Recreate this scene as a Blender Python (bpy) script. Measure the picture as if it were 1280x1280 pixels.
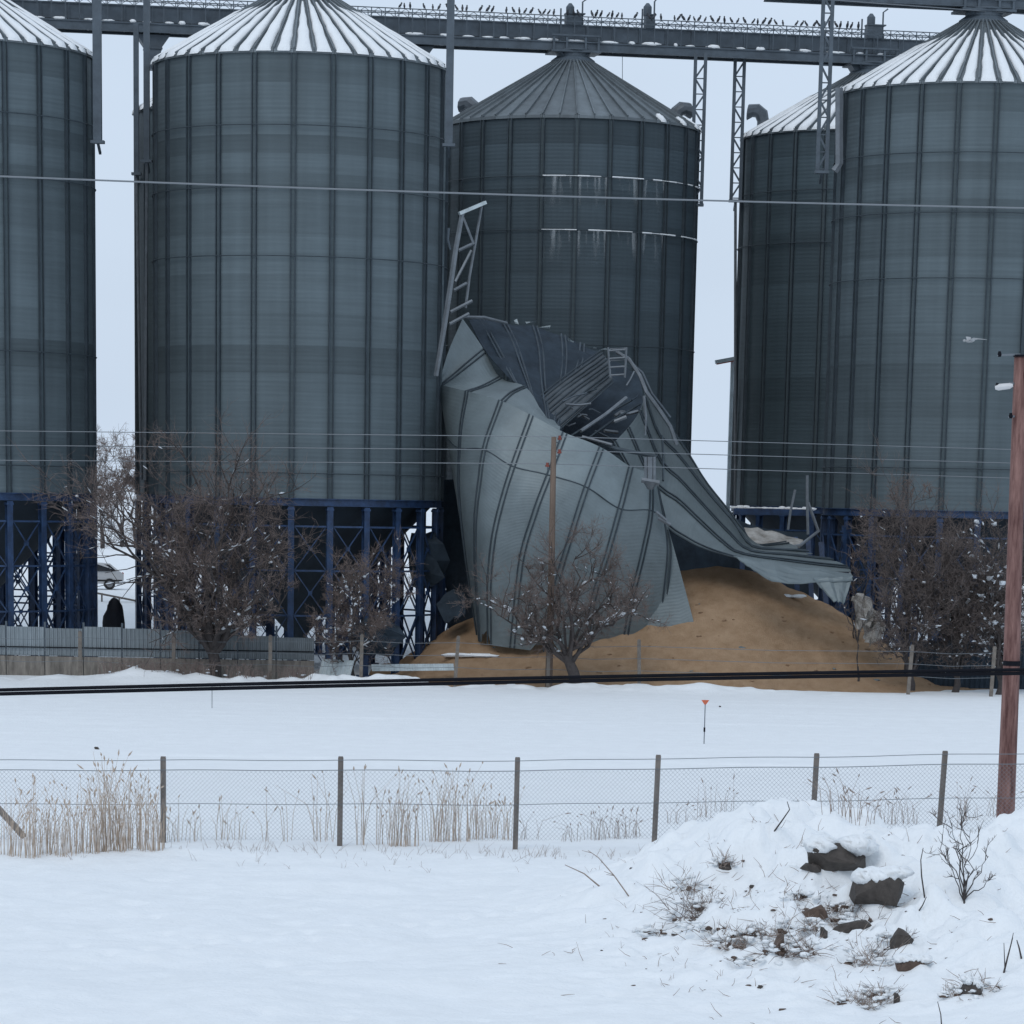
import bpy, bmesh, bisect, math, random
import numpy as np
from mathutils import Matrix, Vector
S = bpy.context.scene
for o in list(bpy.data.objects): bpy.data.objects.remove(o)
COL = S.collection

# ------------------------------------------------------------------ camera
FPX, PITCH, ROLL, CY, EYE = 4201.0, 0.2017, 0.0195, 1477.4, 9.1
cp, sp, cr, sr = math.cos(PITCH), math.sin(PITCH), math.cos(ROLL), math.sin(ROLL)
FWD = Vector((0, cp, -sp)); UP0 = Vector((0, sp, cp)); RT0 = Vector((1, 0, 0))
RT = RT0*cr + UP0*sr; UPV = UP0*cr - RT0*sr
cam = bpy.data.cameras.new('camera'); camo = bpy.data.objects.new('camera', cam); COL.objects.link(camo)
cam.sensor_width = 36; cam.lens = FPX/1280*36; cam.shift_y = (CY-640)/1280
cam.clip_start = 1; cam.clip_end = 12000
M4 = Matrix((RT, UPV, -FWD)).transposed().to_4x4(); M4.translation = (0, 0, EYE)
camo.matrix_world = M4
S.camera = camo
S.render.resolution_x = S.render.resolution_y = 1024

# ------------------------------------------------------------------ overcast sky, weak wide sun
SUN_EL, SUN_AZ = 48, 200            # sun veiled by cloud, behind the camera and a little to its right
world = bpy.data.worlds.new('World'); S.world = world; world.use_nodes = True
nt = world.node_tree; nt.nodes.clear()
sky = nt.nodes.new('ShaderNodeTexSky'); sky.sky_type = 'NISHITA'; sky.sun_disc = False
sky.sun_elevation = math.radians(SUN_EL); sky.sun_rotation = math.radians(SUN_AZ)
sky.dust_density = 4.0; sky.air_density = 1.0; sky.ozone_density = 2.0
mul = nt.nodes.new('ShaderNodeMix'); mul.data_type = 'RGBA'; mul.blend_type = 'MIX'
mul.inputs[0].default_value = 0.90                      # cloud deck covers nine tenths of the sky colour
mul.inputs[7].default_value = (6.6, 7.8, 9.4, 1)
nt.links.new(sky.outputs[0], mul.inputs[6])
bg = nt.nodes.new('ShaderNodeBackground'); bg.inputs[1].default_value = 0.1
wo = nt.nodes.new('ShaderNodeOutputWorld')
cn = nt.nodes.new('ShaderNodeTexNoise'); cn.inputs['Scale'].default_value = 2.5; cn.inputs['Detail'].default_value = 4
ctc = nt.nodes.new('ShaderNodeTexCoord'); cmp_ = nt.nodes.new('ShaderNodeMapping'); cmp_.inputs['Scale'].default_value = (1, 1, 4); nt.links.new(ctc.outputs['Generated'], cmp_.inputs[0]); nt.links.new(cmp_.outputs[0], cn.inputs['Vector'])
crp = nt.nodes.new('ShaderNodeMapRange'); crp.inputs[1].default_value = .3; crp.inputs[2].default_value = .7; crp.inputs[3].default_value = .95; crp.inputs[4].default_value = 1.05
nt.links.new(cn.outputs['Fac'], crp.inputs[0])
cm = nt.nodes.new('ShaderNodeVectorMath'); cm.operation = 'SCALE'; nt.links.new(mul.outputs[2], cm.inputs[0]); nt.links.new(crp.outputs[0], cm.inputs['Scale'])
nt.links.new(cm.outputs[0], bg.inputs[0]); nt.links.new(bg.outputs[0], wo.inputs[0])
sl = bpy.data.lights.new('sun', 'SUN'); sl.energy = 0.6; sl.angle = math.radians(25); sl.color = (1, .96, .9)
so = bpy.data.objects.new('sun', sl); COL.objects.link(so)
el, az = math.radians(SUN_EL), math.radians(SUN_AZ)
so.rotation_euler = Vector((-math.sin(az)*math.cos(el), -math.cos(az)*math.cos(el), -math.sin(el))).to_track_quat('-Z', 'Y').to_euler()
S.view_settings.view_transform = 'Standard'; S.view_settings.look = 'None'
S.view_settings.exposure = 0.0; S.view_settings.gamma = 1.0; S.view_settings.use_curve_mapping = False

# ------------------------------------------------------------------ helpers
def W(px, py, Y):
    """point at distance Y seen at photo position (px, py)"""
    ix, iy = px-640, py-CY
    a = cr*ix+sr*iy; b = -sr*ix+cr*iy
    d = RT0*a - UP0*b + FWD*FPX
    return Vector((0, 0, EYE)) + d*(Y/d.y)
def G(px, py, z=0.0):
    d = W(px, py, 100)-Vector((0, 0, EYE))
    return Vector((0, 0, EYE)) + d*((z-EYE)/d.z)

def link(o, parent=None):
    COL.objects.link(o)
    if parent is not None: o.parent = parent
    return o
def tag(o, label=None, cat=None, group=None, kind=None):
    if label: o['label'] = label
    if cat: o['category'] = cat
    if group: o['group'] = group
    if kind: o['kind'] = kind
    return o
def empty(name, loc=(0, 0, 0), rz=0.0):
    o = bpy.data.objects.new(name, None); o.location = loc; o.rotation_euler = (0, 0, rz); o.empty_display_size = .3
    return link(o)
def inst(name, mesh, parent=None, loc=(0, 0, 0), rot=(0, 0, 0), scale=(1, 1, 1), color=None):
    o = bpy.data.objects.new(name, mesh); o.location = loc; o.rotation_euler = rot; o.scale = scale
    if color: o.color = color
    return link(o, parent)
def children(o, table):
    return table.get(o.name, [])
def copy_tree(o, parent=None):
    c = o.copy(); COL.objects.link(c); c.parent = parent
    for ch in o.children: copy_tree(ch, c)
    return c

class MB:
    def __init__(s): s.v = []; s.f = []; s.sm = True
    def add(s, vs, fs):
        n = len(s.v); s.v.extend(tuple(p) for p in vs); s.f.extend(tuple(i+n for i in f) for f in fs); return s
    def box(s, c, d, mtx=None):
        c = Vector(c); x, y, z = d[0]/2, d[1]/2, d[2]/2
        ps = [Vector((i*x, j*y, k*z)) for k in (-1, 1) for j in (-1, 1) for i in (-1, 1)]
        if mtx is not None: ps = [mtx @ p for p in ps]
        return s.add([p+c for p in ps], [(0, 2, 3, 1), (4, 5, 7, 6), (0, 1, 5, 4), (2, 6, 7, 3), (0, 4, 6, 2), (1, 3, 7, 5)])
    def tube(s, pts, rs, n=6, cap=True):
        pts = [Vector(p) for p in pts]
        if not hasattr(rs, '__len__'): rs = [rs]*len(pts)
        base = len(s.v); prev = None
        for i, p in enumerate(pts):
            t = (pts[min(i+1, len(pts)-1)]-pts[max(i-1, 0)])
            if t.length < 1e-9: t = Vector((0, 0, 1))
            t.normalize()
            if prev is None:
                h = Vector((0, 0, 1)) if abs(t.z) < .9 else Vector((1, 0, 0))
                u = t.cross(h).normalized()
            else:
                u = (prev - t*prev.dot(t))
                u = u.normalized() if u.length > 1e-6 else t.orthogonal().normalized()
            prev = u; w = t.cross(u)
            for k in range(n):
                a = 2*math.pi*k/n
                s.v.append(tuple(p + (u*math.cos(a)+w*math.sin(a))*rs[i]))
        for i in range(len(pts)-1):
            for k in range(n):
                a, b = base+i*n+k, base+i*n+(k+1) % n
                s.f.append((a, b, b+n, a+n))
        if cap and n > 2:
            s.f.append(tuple(base+k for k in range(n))[::-1]); e = base+(len(pts)-1)*n
            s.f.append(tuple(e+k for k in range(n)))
        return s
    def bar(s, p, q, w, d=None):
        """square bar from p to q"""
        p, q = Vector(p), Vector(q); d = d or w; t = (q-p); L = t.length; t.normalize()
        h = Vector((0, 0, 1)) if abs(t.z) < .95 else Vector((0, 1, 0))
        u = t.cross(h).normalized(); v = u.cross(t)
        m = Matrix((u, v, t)).transposed()
        return s.box((p+q)/2, (w, d, L), m)
    def lathe(s, prof, n=24, a0=0.0, a1=2*math.pi, close=True):
        base = len(s.v); m = n if close else n+1
        for r, z in prof:
            for k in range(m):
                a = a0+(a1-a0)*k/n
                s.v.append((r*math.sin(a), -r*math.cos(a), z))
        for i in range(len(prof)-1):
            for k in range(n):
                a, b = base+i*m+k, base+i*m+(k+1) % m
                s.f.append((a, b, b+m, a+m))
        return s
    def blob(s, c, r, rng, jit=.25, axis=None, nu=7, nv=5):
        c = Vector(c); base = len(s.v)
        s.v.append(tuple(c+Vector((0, 0, r[2]))))
        for i in range(1, nv):
            th = math.pi*i/nv
            for k in range(nu):
                ph = 2*math.pi*k/nu+i*.4; q = 1+rng.uniform(-jit, jit)
                p = Vector((r[0]*math.sin(th)*math.cos(ph)*q, r[1]*math.sin(th)*math.sin(ph)*q, r[2]*math.cos(th)*q))
                if axis is not None: p = axis @ p
                s.v.append(tuple(c+p))
        s.v.append(tuple(c-Vector((0, 0, r[2])))); e = len(s.v)-1
        for k in range(nu):
            s.f.append((base, base+1+k, base+1+(k+1) % nu))
            s.f.append((e, e-nu+(k+1) % nu, e-nu+k))
        for i in range(nv-2):
            for k in range(nu):
                a, b = base+1+i*nu+k, base+1+i*nu+(k+1) % nu
                s.f.append((a, a+nu, b+nu, b))
        return s
    def mesh(s, name, mat, smooth=False):
        me = bpy.data.meshes.new(name); me.from_pydata(s.v, [], s.f); me.update()
        if mat is not None: me.materials.append(mat)
        if smooth: me.polygons.foreach_set('use_smooth', [True]*len(me.polygons))
        return me
    def build(s, name, mat, parent=None, smooth=False):
        return inst(name, s.mesh(name, mat, smooth), parent)

# one bent rod or pipe as a thing of its own
def stick(name, pts, r, m, label, cat):
    b = MB(); o = Vector(W(*pts[-1])); b.tube([W(*p)-o for p in pts], r, 6); ob = b.build(name, m); ob.location = o; tag(ob, label, cat); return ob

# ------------------------------------------------------------------ materials
def mat(name, col, rough=.6, metal=0.0, var=.15, scale=3.0, bump=0.0, bscale=20.0, col2=None, stretch=(1, 1, 1), objcol=False, spec=.5, wave=None, detail=6):
    m = bpy.data.materials.new(name); m.use_nodes = True; t = m.node_tree; N = t.nodes; L = t.links
    p = N['Principled BSDF']; p.inputs['Roughness'].default_value = rough; p.inputs['Metallic'].default_value = metal
    p.inputs['Specular IOR Level'].default_value = spec
    tc = N.new('ShaderNodeTexCoord'); mp = N.new('ShaderNodeMapping'); mp.inputs['Scale'].default_value = stretch
    L.new(tc.outputs['Object'], mp.inputs[0])
    nz = N.new('ShaderNodeTexNoise'); nz.inputs['Scale'].default_value = scale; nz.inputs['Detail'].default_value = detail
    nz.inputs['Roughness'].default_value = .65
    if objcol:
        o0 = N.new('ShaderNodeObjectInfo'); sc_ = N.new('ShaderNodeVectorMath'); sc_.operation = 'SCALE'; sc_.inputs[0].default_value = (37, 91, 53); L.new(o0.outputs['Random'], sc_.inputs['Scale'])
        ad = N.new('ShaderNodeVectorMath'); ad.operation = 'ADD'; L.new(mp.outputs[0], ad.inputs[0]); L.new(sc_.outputs[0], ad.inputs[1]); L.new(ad.outputs[0], nz.inputs['Vector'])
    else: L.new(mp.outputs[0], nz.inputs['Vector'])
    rp = N.new('ShaderNodeValToRGB')
    c2 = col2 or tuple(min(1, c*(1+var)) for c in col)
    c1 = col if col2 else tuple(c*(1-var) for c in col)
    rp.color_ramp.elements[0].color = (*c1, 1); rp.color_ramp.elements[1].color = (*c2, 1)
    rp.color_ramp.elements[0].position = .32; rp.color_ramp.elements[1].position = .68
    L.new(nz.outputs['Fac'], rp.inputs[0]); out = rp.outputs[0]
    if objcol:
        oi = N.new('ShaderNodeObjectInfo'); mx = N.new('ShaderNodeMix'); mx.data_type = 'RGBA'; mx.blend_type = 'MULTIPLY'; mx.inputs[0].default_value = 1
        L.new(out, mx.inputs[6]); L.new(oi.outputs['Color'], mx.inputs[7]); out = mx.outputs[2]
    L.new(out, p.inputs['Base Color'])
    h = None
    if wave:
        wv = N.new('ShaderNodeTexWave'); wv.bands_direction = wave[0]; wv.inputs['Scale'].default_value = wave[1]
        L.new(tc.outputs['Object'], wv.inputs[0]); h = wv.outputs['Fac']; bump = wave[2]
    elif bump:
        n2 = N.new('ShaderNodeTexNoise'); n2.inputs['Scale'].default_value = bscale; n2.inputs['Detail'].default_value = 5
        L.new(tc.outputs['Object'], n2.inputs['Vector']); h = n2.outputs['Fac']
    if h is not None:
        b = N.new('ShaderNodeBump'); b.inputs['Strength'].default_value = 1.0; b.inputs['Distance'].default_value = bump
        L.new(h, b.inputs['Height']); L.new(b.outputs[0], p.inputs['Normal'])
    return m
M = {}
M['snow'] = mat('snow', (.82, .845, .86), .75, var=.03, scale=1.2, bump=.03, bscale=9, spec=.2)
M['snowtree'] = mat('snow_on_branches', (.62, .66, .70), .8, var=.05, scale=5, spec=.2)
M['zinc'] = mat('weathered_zinc', (.125, .165, .19), .5, .2, var=.13, scale=1.3, stretch=(.5, .5, 1.6), objcol=True, spec=.25)
def zinc_mat(name, col, metal=.2):
    m = bpy.data.materials.new(name); m.use_nodes = True; t = m.node_tree; N = t.nodes; L = t.links; p = N['Principled BSDF']
    p.inputs['Roughness'].default_value = .55; p.inputs['Metallic'].default_value = metal; p.inputs['Specular IOR Level'].default_value = .25
    g = N.new('ShaderNodeNewGeometry'); out = None
    def layer(scale, lo, hi, detail=3, a=.3, b=.7):
        mp = N.new('ShaderNodeMapping'); mp.inputs['Scale'].default_value = scale; L.new(g.outputs['Position'], mp.inputs[0])
        n = N.new('ShaderNodeTexNoise'); n.inputs['Scale'].default_value = 1; n.inputs['Detail'].default_value = detail; L.new(mp.outputs[0], n.inputs['Vector'])
        r = N.new('ShaderNodeMapRange'); r.inputs[1].default_value = a; r.inputs[2].default_value = b; r.inputs[3].default_value = lo; r.inputs[4].default_value = hi; L.new(n.outputs['Fac'], r.inputs[0]); return r.outputs[0]
    def mulv(a, b):
        k = N.new('ShaderNodeMath'); k.operation = 'MULTIPLY'; L.new(a, k.inputs[0]); L.new(b, k.inputs[1]); return k.outputs[0]
    f = mulv(layer((.02, .02, 5.5), .93, 1.07), layer((1.6, 1.6, .10), .92, 1.08)); f = mulv(f, layer((.35, .35, .5), .95, 1.05)); f = mulv(f, layer((.5, .5, 11), .95, 1.05, 2))
    oi = N.new('ShaderNodeObjectInfo'); v = N.new('ShaderNodeVectorMath'); v.operation = 'SCALE'; L.new(oi.outputs['Color'], v.inputs[0]); L.new(f, v.inputs['Scale'])
    mx = N.new('ShaderNodeVectorMath'); mx.operation = 'MULTIPLY'; L.new(v.outputs[0], mx.inputs[0]); mx.inputs[1].default_value = col; L.new(mx.outputs[0], p.inputs['Base Color'])
    sx = N.new('ShaderNodeSeparateXYZ'); L.new(g.outputs['Position'], sx.inputs[0]); k = N.new('ShaderNodeMath'); k.operation = 'MULTIPLY'; k.inputs[1].default_value = 2*math.pi/.21; L.new(sx.outputs[2], k.inputs[0])
    sn = N.new('ShaderNodeMath'); sn.operation = 'SINE'; L.new(k.outputs[0], sn.inputs[0]); b = N.new('ShaderNodeBump'); b.inputs['Strength'].default_value = 1; b.inputs['Distance'].default_value = .0022; L.new(sn.outputs[0], b.inputs['Height']); L.new(b.outputs[0], p.inputs['Normal'])
    return m
M['zinc'] = zinc_mat('corrugated_weathered_zinc', (.102, .131, .145))
M['ribweb'] = zinc_mat('stiffener_web_zinc', (.078, .103, .115))
M['rib'] = mat('dull_zinc_stiffener', (.047, .062, .074), .6, .1, var=.2, scale=2, spec=.2)
M['roof'] = mat('roof_zinc', (.15, .175, .19), .55, .35, var=.18, scale=1.5, objcol=True)
M['gantry'] = mat('painted_grey_steel', (.074, .096, .118), .55, .1, var=.25, scale=1.5)
M['lattice'] = mat('galvanised_lattice', (.16, .18, .20), .5, .35, var=.2, scale=2)
M['blue'] = mat('blue_paint', (.018, .045, .108), .55, 0, var=.5, scale=2)
M['dark'] = mat('dark_hopper_zinc', (.022, .036, .052), .6, .1, var=.25, scale=1)
M['crush'] = mat('crumpled_zinc', (.142, .176, .188), .5, .2, var=.12, scale=.9, objcol=True, bump=.02, bscale=1.6)
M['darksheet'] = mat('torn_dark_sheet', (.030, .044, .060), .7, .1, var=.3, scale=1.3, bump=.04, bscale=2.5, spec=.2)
M['grain'] = mat('spilled_grain', (.275, .18, .108), .95, var=0, col2=(.37, .255, .163), scale=2.2, stretch=(.7, .35, 1.2), detail=14, bump=.05, bscale=14, spec=.1)
M['gullwhite'] = mat('pale_feathers', (.34, .35, .36), .8, var=.25, scale=14)
M['grain2'] = mat('grain_clump', (.235, .15, .09), .95, var=.25, scale=4)
M['concrete'] = mat('weathered_concrete', (.17, .15, .13), .9, var=.25, scale=4, bump=.01, bscale=30)
M['cbase'] = mat('stained_concrete', (.11, .10, .088), .9, col2=(.27, .245, .215), var=0, scale=1.6, stretch=(3, 3, .6), bump=.01, bscale=30)
M['fsheet'] = mat('grey_fence_sheet', (.22, .255, .275), .5, .2, var=.15, scale=1.5, stretch=(3, 3, .5), objcol=True)
M['white_sheet'] = mat('pale_crushed_sheet', (.42, .48, .50), .5, .1, var=.2, scale=2)
M['wood'] = mat('weathered_post', (.17, .15, .135), .9, var=.3, scale=6, stretch=(1, 1, .2), bump=.01, bscale=30)
M['rust'] = mat('rusted_red_pole', (.06, .018, .016), .85, 0, col2=(.27, .15, .13), var=0, scale=3.4, stretch=(2.2, 2.2, .28), bump=.012, bscale=12)
M['pole'] = mat('old_wood_pole', (.15, .11, .085), .9, var=.3, scale=5, stretch=(1, 1, .1))
M['wire'] = mat('pale_wire', (.20, .22, .24), .5, .3, var=.05)
M['gwire'] = mat('grey_wire', (.17, .19, .21), .5, .3, var=.05)
M['black'] = mat('black_cable', (.007, .008, .012), .7, 0, var=.2, scale=3, spec=.1)
M['redins'] = mat('red_brown_insulator', (.20, .045, .03), .4, 0, var=.2)
M['bark'] = mat('dark_bark', (.052, .045, .044), .9, var=.3, scale=8)
M['twig'] = mat('brown_twigs', (.168, .130, .116), .9, var=.35, scale=5)
M['twig2'] = mat('dark_brown_twigs', (.135, .108, .098), .9, var=.35, scale=5)
M['reed'] = mat('dry_reed', (.45, .365, .295), .9, var=.3, scale=5)
M['drygrass'] = mat('dry_grass', (.27, .215, .185), .9, var=.35, scale=9)
M['rock'] = mat('dark_stone', (.062, .053, .047), .85, var=.35, scale=6, bump=.03, bscale=8)
M['soil'] = mat('brown_soil', (.10, .07, .055), .95, var=.35, scale=9, bump=.03, bscale=15)
M['orange'] = mat('orange_plastic', (.55, .12, .05), .5, var=.1)
M['bird'] = mat('pigeon_grey', (.045, .05, .06), .7, var=.3, scale=20)
M['carw'] = mat('white_car_paint', (.46, .47, .48), .3, 0, var=.02)
M['glass'] = mat('dark_glass', (.015, .018, .022), .12, 0, var=.05)
M['rubber'] = mat('tyre_rubber', (.015, .015, .016), .8, var=.1)
M['chrome'] = mat('wheel_rim', (.3, .3, .31), .35, .7, var=.05)
M['lampr'] = mat('lamp_red', (.35, .03, .02), .35, var=.05)
M['redw'] = mat('faded_red_paint', (.45, .12, .09), .7, var=.1)
M['whitep'] = mat('pale_paint', (.6, .6, .6), .7, var=.05)
M['tarp'] = mat('black_tarp', (.012, .014, .022), .6, var=.3, scale=4, bump=.03, bscale=5)
M['roofdull'] = mat('dull_roof_sheet', (.085, .10, .112), .6, .2, var=.25, scale=1.6, spec=.25)
M['beige'] = mat('dusty_sheet', (.17, .155, .135), .8, col2=(.42, .41, .39), var=0, scale=1.6)

t_ = M['crush'].node_tree; pb_ = t_.nodes['Principled BSDF']     # corrugation across the torn sheets follows each sheet
uvn = t_.nodes.new('ShaderNodeUVMap'); uvn.uv_map = 'UVMap'; sx_ = t_.nodes.new('ShaderNodeSeparateXYZ'); t_.links.new(uvn.outputs[0], sx_.inputs[0])
k_ = t_.nodes.new('ShaderNodeMath'); k_.operation = 'MULTIPLY'; k_.inputs[1].default_value = 2*math.pi/.21; t_.links.new(sx_.outputs[1], k_.inputs[0])
s_ = t_.nodes.new('ShaderNodeMath'); s_.operation = 'SINE'; t_.links.new(k_.outputs[0], s_.inputs[0])
b_ = t_.nodes.new('ShaderNodeBump'); b_.inputs['Strength'].default_value = 1; b_.inputs['Distance'].default_value = .0022; t_.links.new(s_.outputs[0], b_.inputs['Height'])
t_.links.new(pb_.inputs['Normal'].links[0].from_socket, b_.inputs['Normal']); t_.links.new(b_.outputs[0], pb_.inputs['Normal'])

# ------------------------------------------------------------------ ground (one snow sheet to the horizon)
def vnoise(seed):
    rg = np.random.RandomState(seed); T = rg.rand(256, 256)
    def f(x, y):
        xi = np.floor(x).astype(int); yi = np.floor(y).astype(int); fx = x-xi; fy = y-yi
        fx = fx*fx*(3-2*fx); fy = fy*fy*(3-2*fy)
        a = T[xi % 256, yi % 256]; b = T[(xi+1) % 256, yi % 256]; c = T[xi % 256, (yi+1) % 256]; d = T[(xi+1) % 256, (yi+1) % 256]
        return (a*(1-fx)+b*fx)*(1-fy)+(c*(1-fx)+d*fx)*fy-.5
    return f
n1, n2, n3, n4 = vnoise(1), vnoise(2), vnoise(3), vnoise(4)
def sst(a, b, x):
    t = np.clip((x-a)/(b-a), 0, 1); return t*t*(3-2*t)
_r = random.Random(12); DENTS = [(_r.uniform(-9, 3), _r.uniform(57, 84), _r.uniform(.10, .28), _r.uniform(.03, .11)) for _ in range(46)]
DENTS += [(-8+k*.62+_r.uniform(-.1, .1), 66+k*.55+.25*(k % 2), .16, .10) for k in range(16)]
def hgt(x, y):
    x = np.asarray(x, float); y = np.asarray(y, float)
    near = 1-sst(84, 88, y)
    z = near*(.10+.30*n1(x/5, y/5)+.16*n2(x/1.7, y/1.7)+.06*n3(x/.6, y/.6)+.03*n4(x/.22, y/.22))
    # spoil heap under snow on the right, in front of the fence
    ux = x-6.6; uy = y-74.5
    wl = np.where(ux < 0, 4.2, 9.5); wy = np.where(uy < 0, 9.0+1.2*np.clip(ux, 0, 4), 6.0)
    m = np.exp(-(np.abs(ux)/wl)**2.2-(np.abs(uy)/wy)**2.2)
    lum = 1+.55*n1(x/2.3+9, y/2.3)+.35*n2(x/1.0+5, y/1.0)
    rough = .30*n2(x/.9, y/.9)+.20*n3(x/.42, y/.42)+.10*n4(x/.18, y/.18)
    z = z + m*2.25*lum + np.minimum(m*2.2, 1)*(rough*1.0+.16*(np.abs(n3(x/.5+3, y/.5+8))*2)**2+.10*np.abs(n4(x/.27, y/.27)))
    band = np.exp(-((y-67)/6.5)**2-((x-6.6)/4.6)**2)
    z = z + band*(.30*(np.abs(n2(x/.55+4, y/.55))*2)**1.5+.20*(np.abs(n3(x/.3, y/.3+6))*2)**1.5-.08)
    # low drifts beyond the fence, faint tracks across the field, bank at the far fence
    far = sst(88, 92, y)*(1-sst(180, 200, y))
    z = z + far*(.09*n1(x/9, y/3)+.06*n2(x/20, y/1.1)+.03*n3(x/4, y/.7))
    z = z + np.exp(-((y-162.5)/1.2)**2)*(.25+.5*n1(x/3, 3)+.3*n2(x/1.1, 7)+.25*n3(x/.5, y/.5))*sst(-40, -20, -x+(-18))
    for yt in (97.0, 98.9, 116.0, 118.0, 139.0): z = z - .11*np.exp(-((y-yt-.01*x-.3*np.sin(x/9))/.28)**2)*(.6+.8*n1(x/1.5, yt))
    z = z + 2.25*sst(208, 228, y) + sst(230, 320, y)*1.0
    return z
xs = np.concatenate([[-5000, -1500, -500, -200, -100, -60, -45], np.arange(-36, -14, .6), np.arange(-14, 16, .09), np.arange(16, 36, .6), [40, 60, 100, 200, 500, 1500, 5000]])
ys = np.concatenate([[-800, -200, 0, 30, 45, 52], np.arange(54, 92, .09), np.arange(92, 156, .3), np.arange(156, 170, .15), np.arange(170, 236, 2.0), [250, 280, 320, 400, 600, 1000, 2000, 5000, 9000]])
def grid_mesh(name, xs, ys, zf, m, smooth=True):
    X, Y = np.meshgrid(xs, ys); Z = zf(X, Y); V = np.stack([X, Y, Z], -1).reshape(-1, 3)
    nx, ny = len(xs), len(ys); a = (np.arange(ny-1)[:, None]*nx+np.arange(nx-1)[None, :]).ravel()
    F = np.stack([a, a+1, a+1+nx, a+nx], -1)
    me = bpy.data.meshes.new(name); me.vertices.add(len(V)); me.vertices.foreach_set('co', V.ravel())
    me.loops.add(F.size); me.loops.foreach_set('vertex_index', F.ravel().astype(np.int32))
    me.polygons.add(len(F)); me.polygons.foreach_set('loop_start', (np.arange(len(F))*4).astype(np.int32)); me.polygons.foreach_set('loop_total', np.full(len(F), 4, np.int32))
    me.polygons.foreach_set('use_smooth', np.ones(len(F), bool)); me.update(); me.validate(); me.materials.append(m)
    return me
ZG = hgt(*np.meshgrid(xs, ys))
for (dx_, dy_, dr, dd) in DENTS:      # footprints and small hollows
    i0, i1 = np.searchsorted(xs, (dx_-dr*4, dx_+dr*4)); j0, j1 = np.searchsorted(ys, (dy_-dr*5, dy_+dr*5)); x, y = np.meshgrid(xs[i0:i1], ys[j0:j1])
    ZG[j0:j1, i0:i1] += -dd*np.exp(-((x-dx_)/dr)**2-((y-dy_)/(dr*1.4))**2)+dd*.35*np.exp(-((x-dx_)/(dr*1.7))**2-((y-dy_-dr*1.5)/(dr*1.2))**2)
tag(inst('snow_ground', grid_mesh('snow_ground', xs, ys, lambda X, Y: ZG, M['snow'])), kind='structure')
XL, YL = list(xs), list(ys)
def gz(x, y):
    i = min(max(bisect.bisect_right(XL, x)-1, 0), len(XL)-2); j = min(max(bisect.bisect_right(YL, y)-1, 0), len(YL)-2)
    u = (x-XL[i])/(XL[i+1]-XL[i]); v = (y-YL[j])/(YL[j+1]-YL[j])
    return float((ZG[j, i]*(1-u)+ZG[j, i+1]*u)*(1-v)+(ZG[j+1, i]*(1-u)+ZG[j+1, i+1]*u)*v)
def ground_at(px, py):
    """where the ray through a photo position meets the snow"""
    d = W(px, py, 100)-Vector((0, 0, EYE)); o = Vector((0, 0, EYE)); t = .45
    while t < 2.5:
        p = o+d*t
        if p.z < gz(p.x, p.y): break
        t += .002
    return p

# ------------------------------------------------------------------ silos
R = 7.3; HB = EYE-.38; HE = EYE+20.73; NP = 24; DA = 2*math.pi/NP
PX0 = Vector((-11.63, 175.90)); VA = Vector((17.416, 3.243)); VB = Vector((-3.54, 22.80))
def spos(i, j): return PX0+VA*i+VB*j
# shared meshes -- wall panel: one curved corrugated sheet, unit height, centred on angle 0 (towards -Y)
def panel_mesh():
    b = MB(); n = 6; vs = []; rings = [(0, .010), (.012, .010), (.5, 0), (.988, 0), (1, .0)]
    rings = [(0, 0), (1, 0)]
    for r in (R, R-.02):
        for z, o in rings:
            for k in range(n+1):
                a = (k/n-.5)*DA
                vs.append((r*math.sin(a), -r*math.cos(a), z))
    m = n+1; fs = []
    for k in range(n): fs.append((k, k+1, m+k+1, m+k)); fs.append((2*m+k, 3*m+k, 3*m+k+1, 2*m+k+1))
    for k in range(n): fs.append((k, 2*m+k, 2*m+k+1, k+1)); fs.append((m+k, m+k+1, 3*m+k+1, 3*m+k))
    b.add(vs, fs)
    return b.mesh('wall_panel', M['zinc'], False)
PANEL = panel_mesh()
WALLH = HE-HB
def stiff_mesh():
    b = MB()
    for sx in (-1, 1): b.box((sx*.11, -(R+.065), WALLH/2), (.055, .13, WALLH))
    b.box((0, -(R+.03), WALLH/2), (.165, .04, WALLH))
    me = b.mesh('stiffener', M['rib']); me.materials.append(M['ribweb'])
    for p in me.polygons: p.material_index = 1 if p.index >= 12 else 0
    return me
STIFF = stiff_mesh()
def ring_mesh():
    b = MB(); pts = [((R+.145)*math.sin(a), -(R+.145)*math.cos(a), 0) for a in np.linspace(0, 2*math.pi, 97)]
    b.tube(pts, .026, 5, False); return b.mesh('wind_ring', M['rib'])
RING = ring_mesh()
RE = R*1.014; RN = 1.15; RISE = (RE-RN)*math.tan(math.radians(30)); NR = 48; DR = 2*math.pi/NR
def roof_panel():
    b = MB(); h = DR/2
    for lo in (0, -.03):
        for r, z in ((RE, 0), (RN, RISE)):
            for a in (-h, 0, h): b.v.append((r*math.sin(a), -r*math.cos(a), z+lo-.03))
    b.f += [(0, 1, 4, 3), (1, 2, 5, 4), (6, 9, 10, 7), (7, 10, 11, 8), (0, 6, 7, 1), (1, 7, 8, 2)]
    # standing rib on one side
    q = [Vector((r*math.sin(h), -r*math.cos(h), z)) for r, z in ((RE+.03, -.02), (RN, RISE))]
    b.bar(q[0]+Vector((0, 0, .04)), q[1]+Vector((0, 0, .04)), .07, .13)
    b.box(Vector((0, -RE, -.11)), (RE*DR*.98, .04, .16))
    return b.mesh('roof_panel', M['roof'])
ROOFP = roof_panel()
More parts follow.
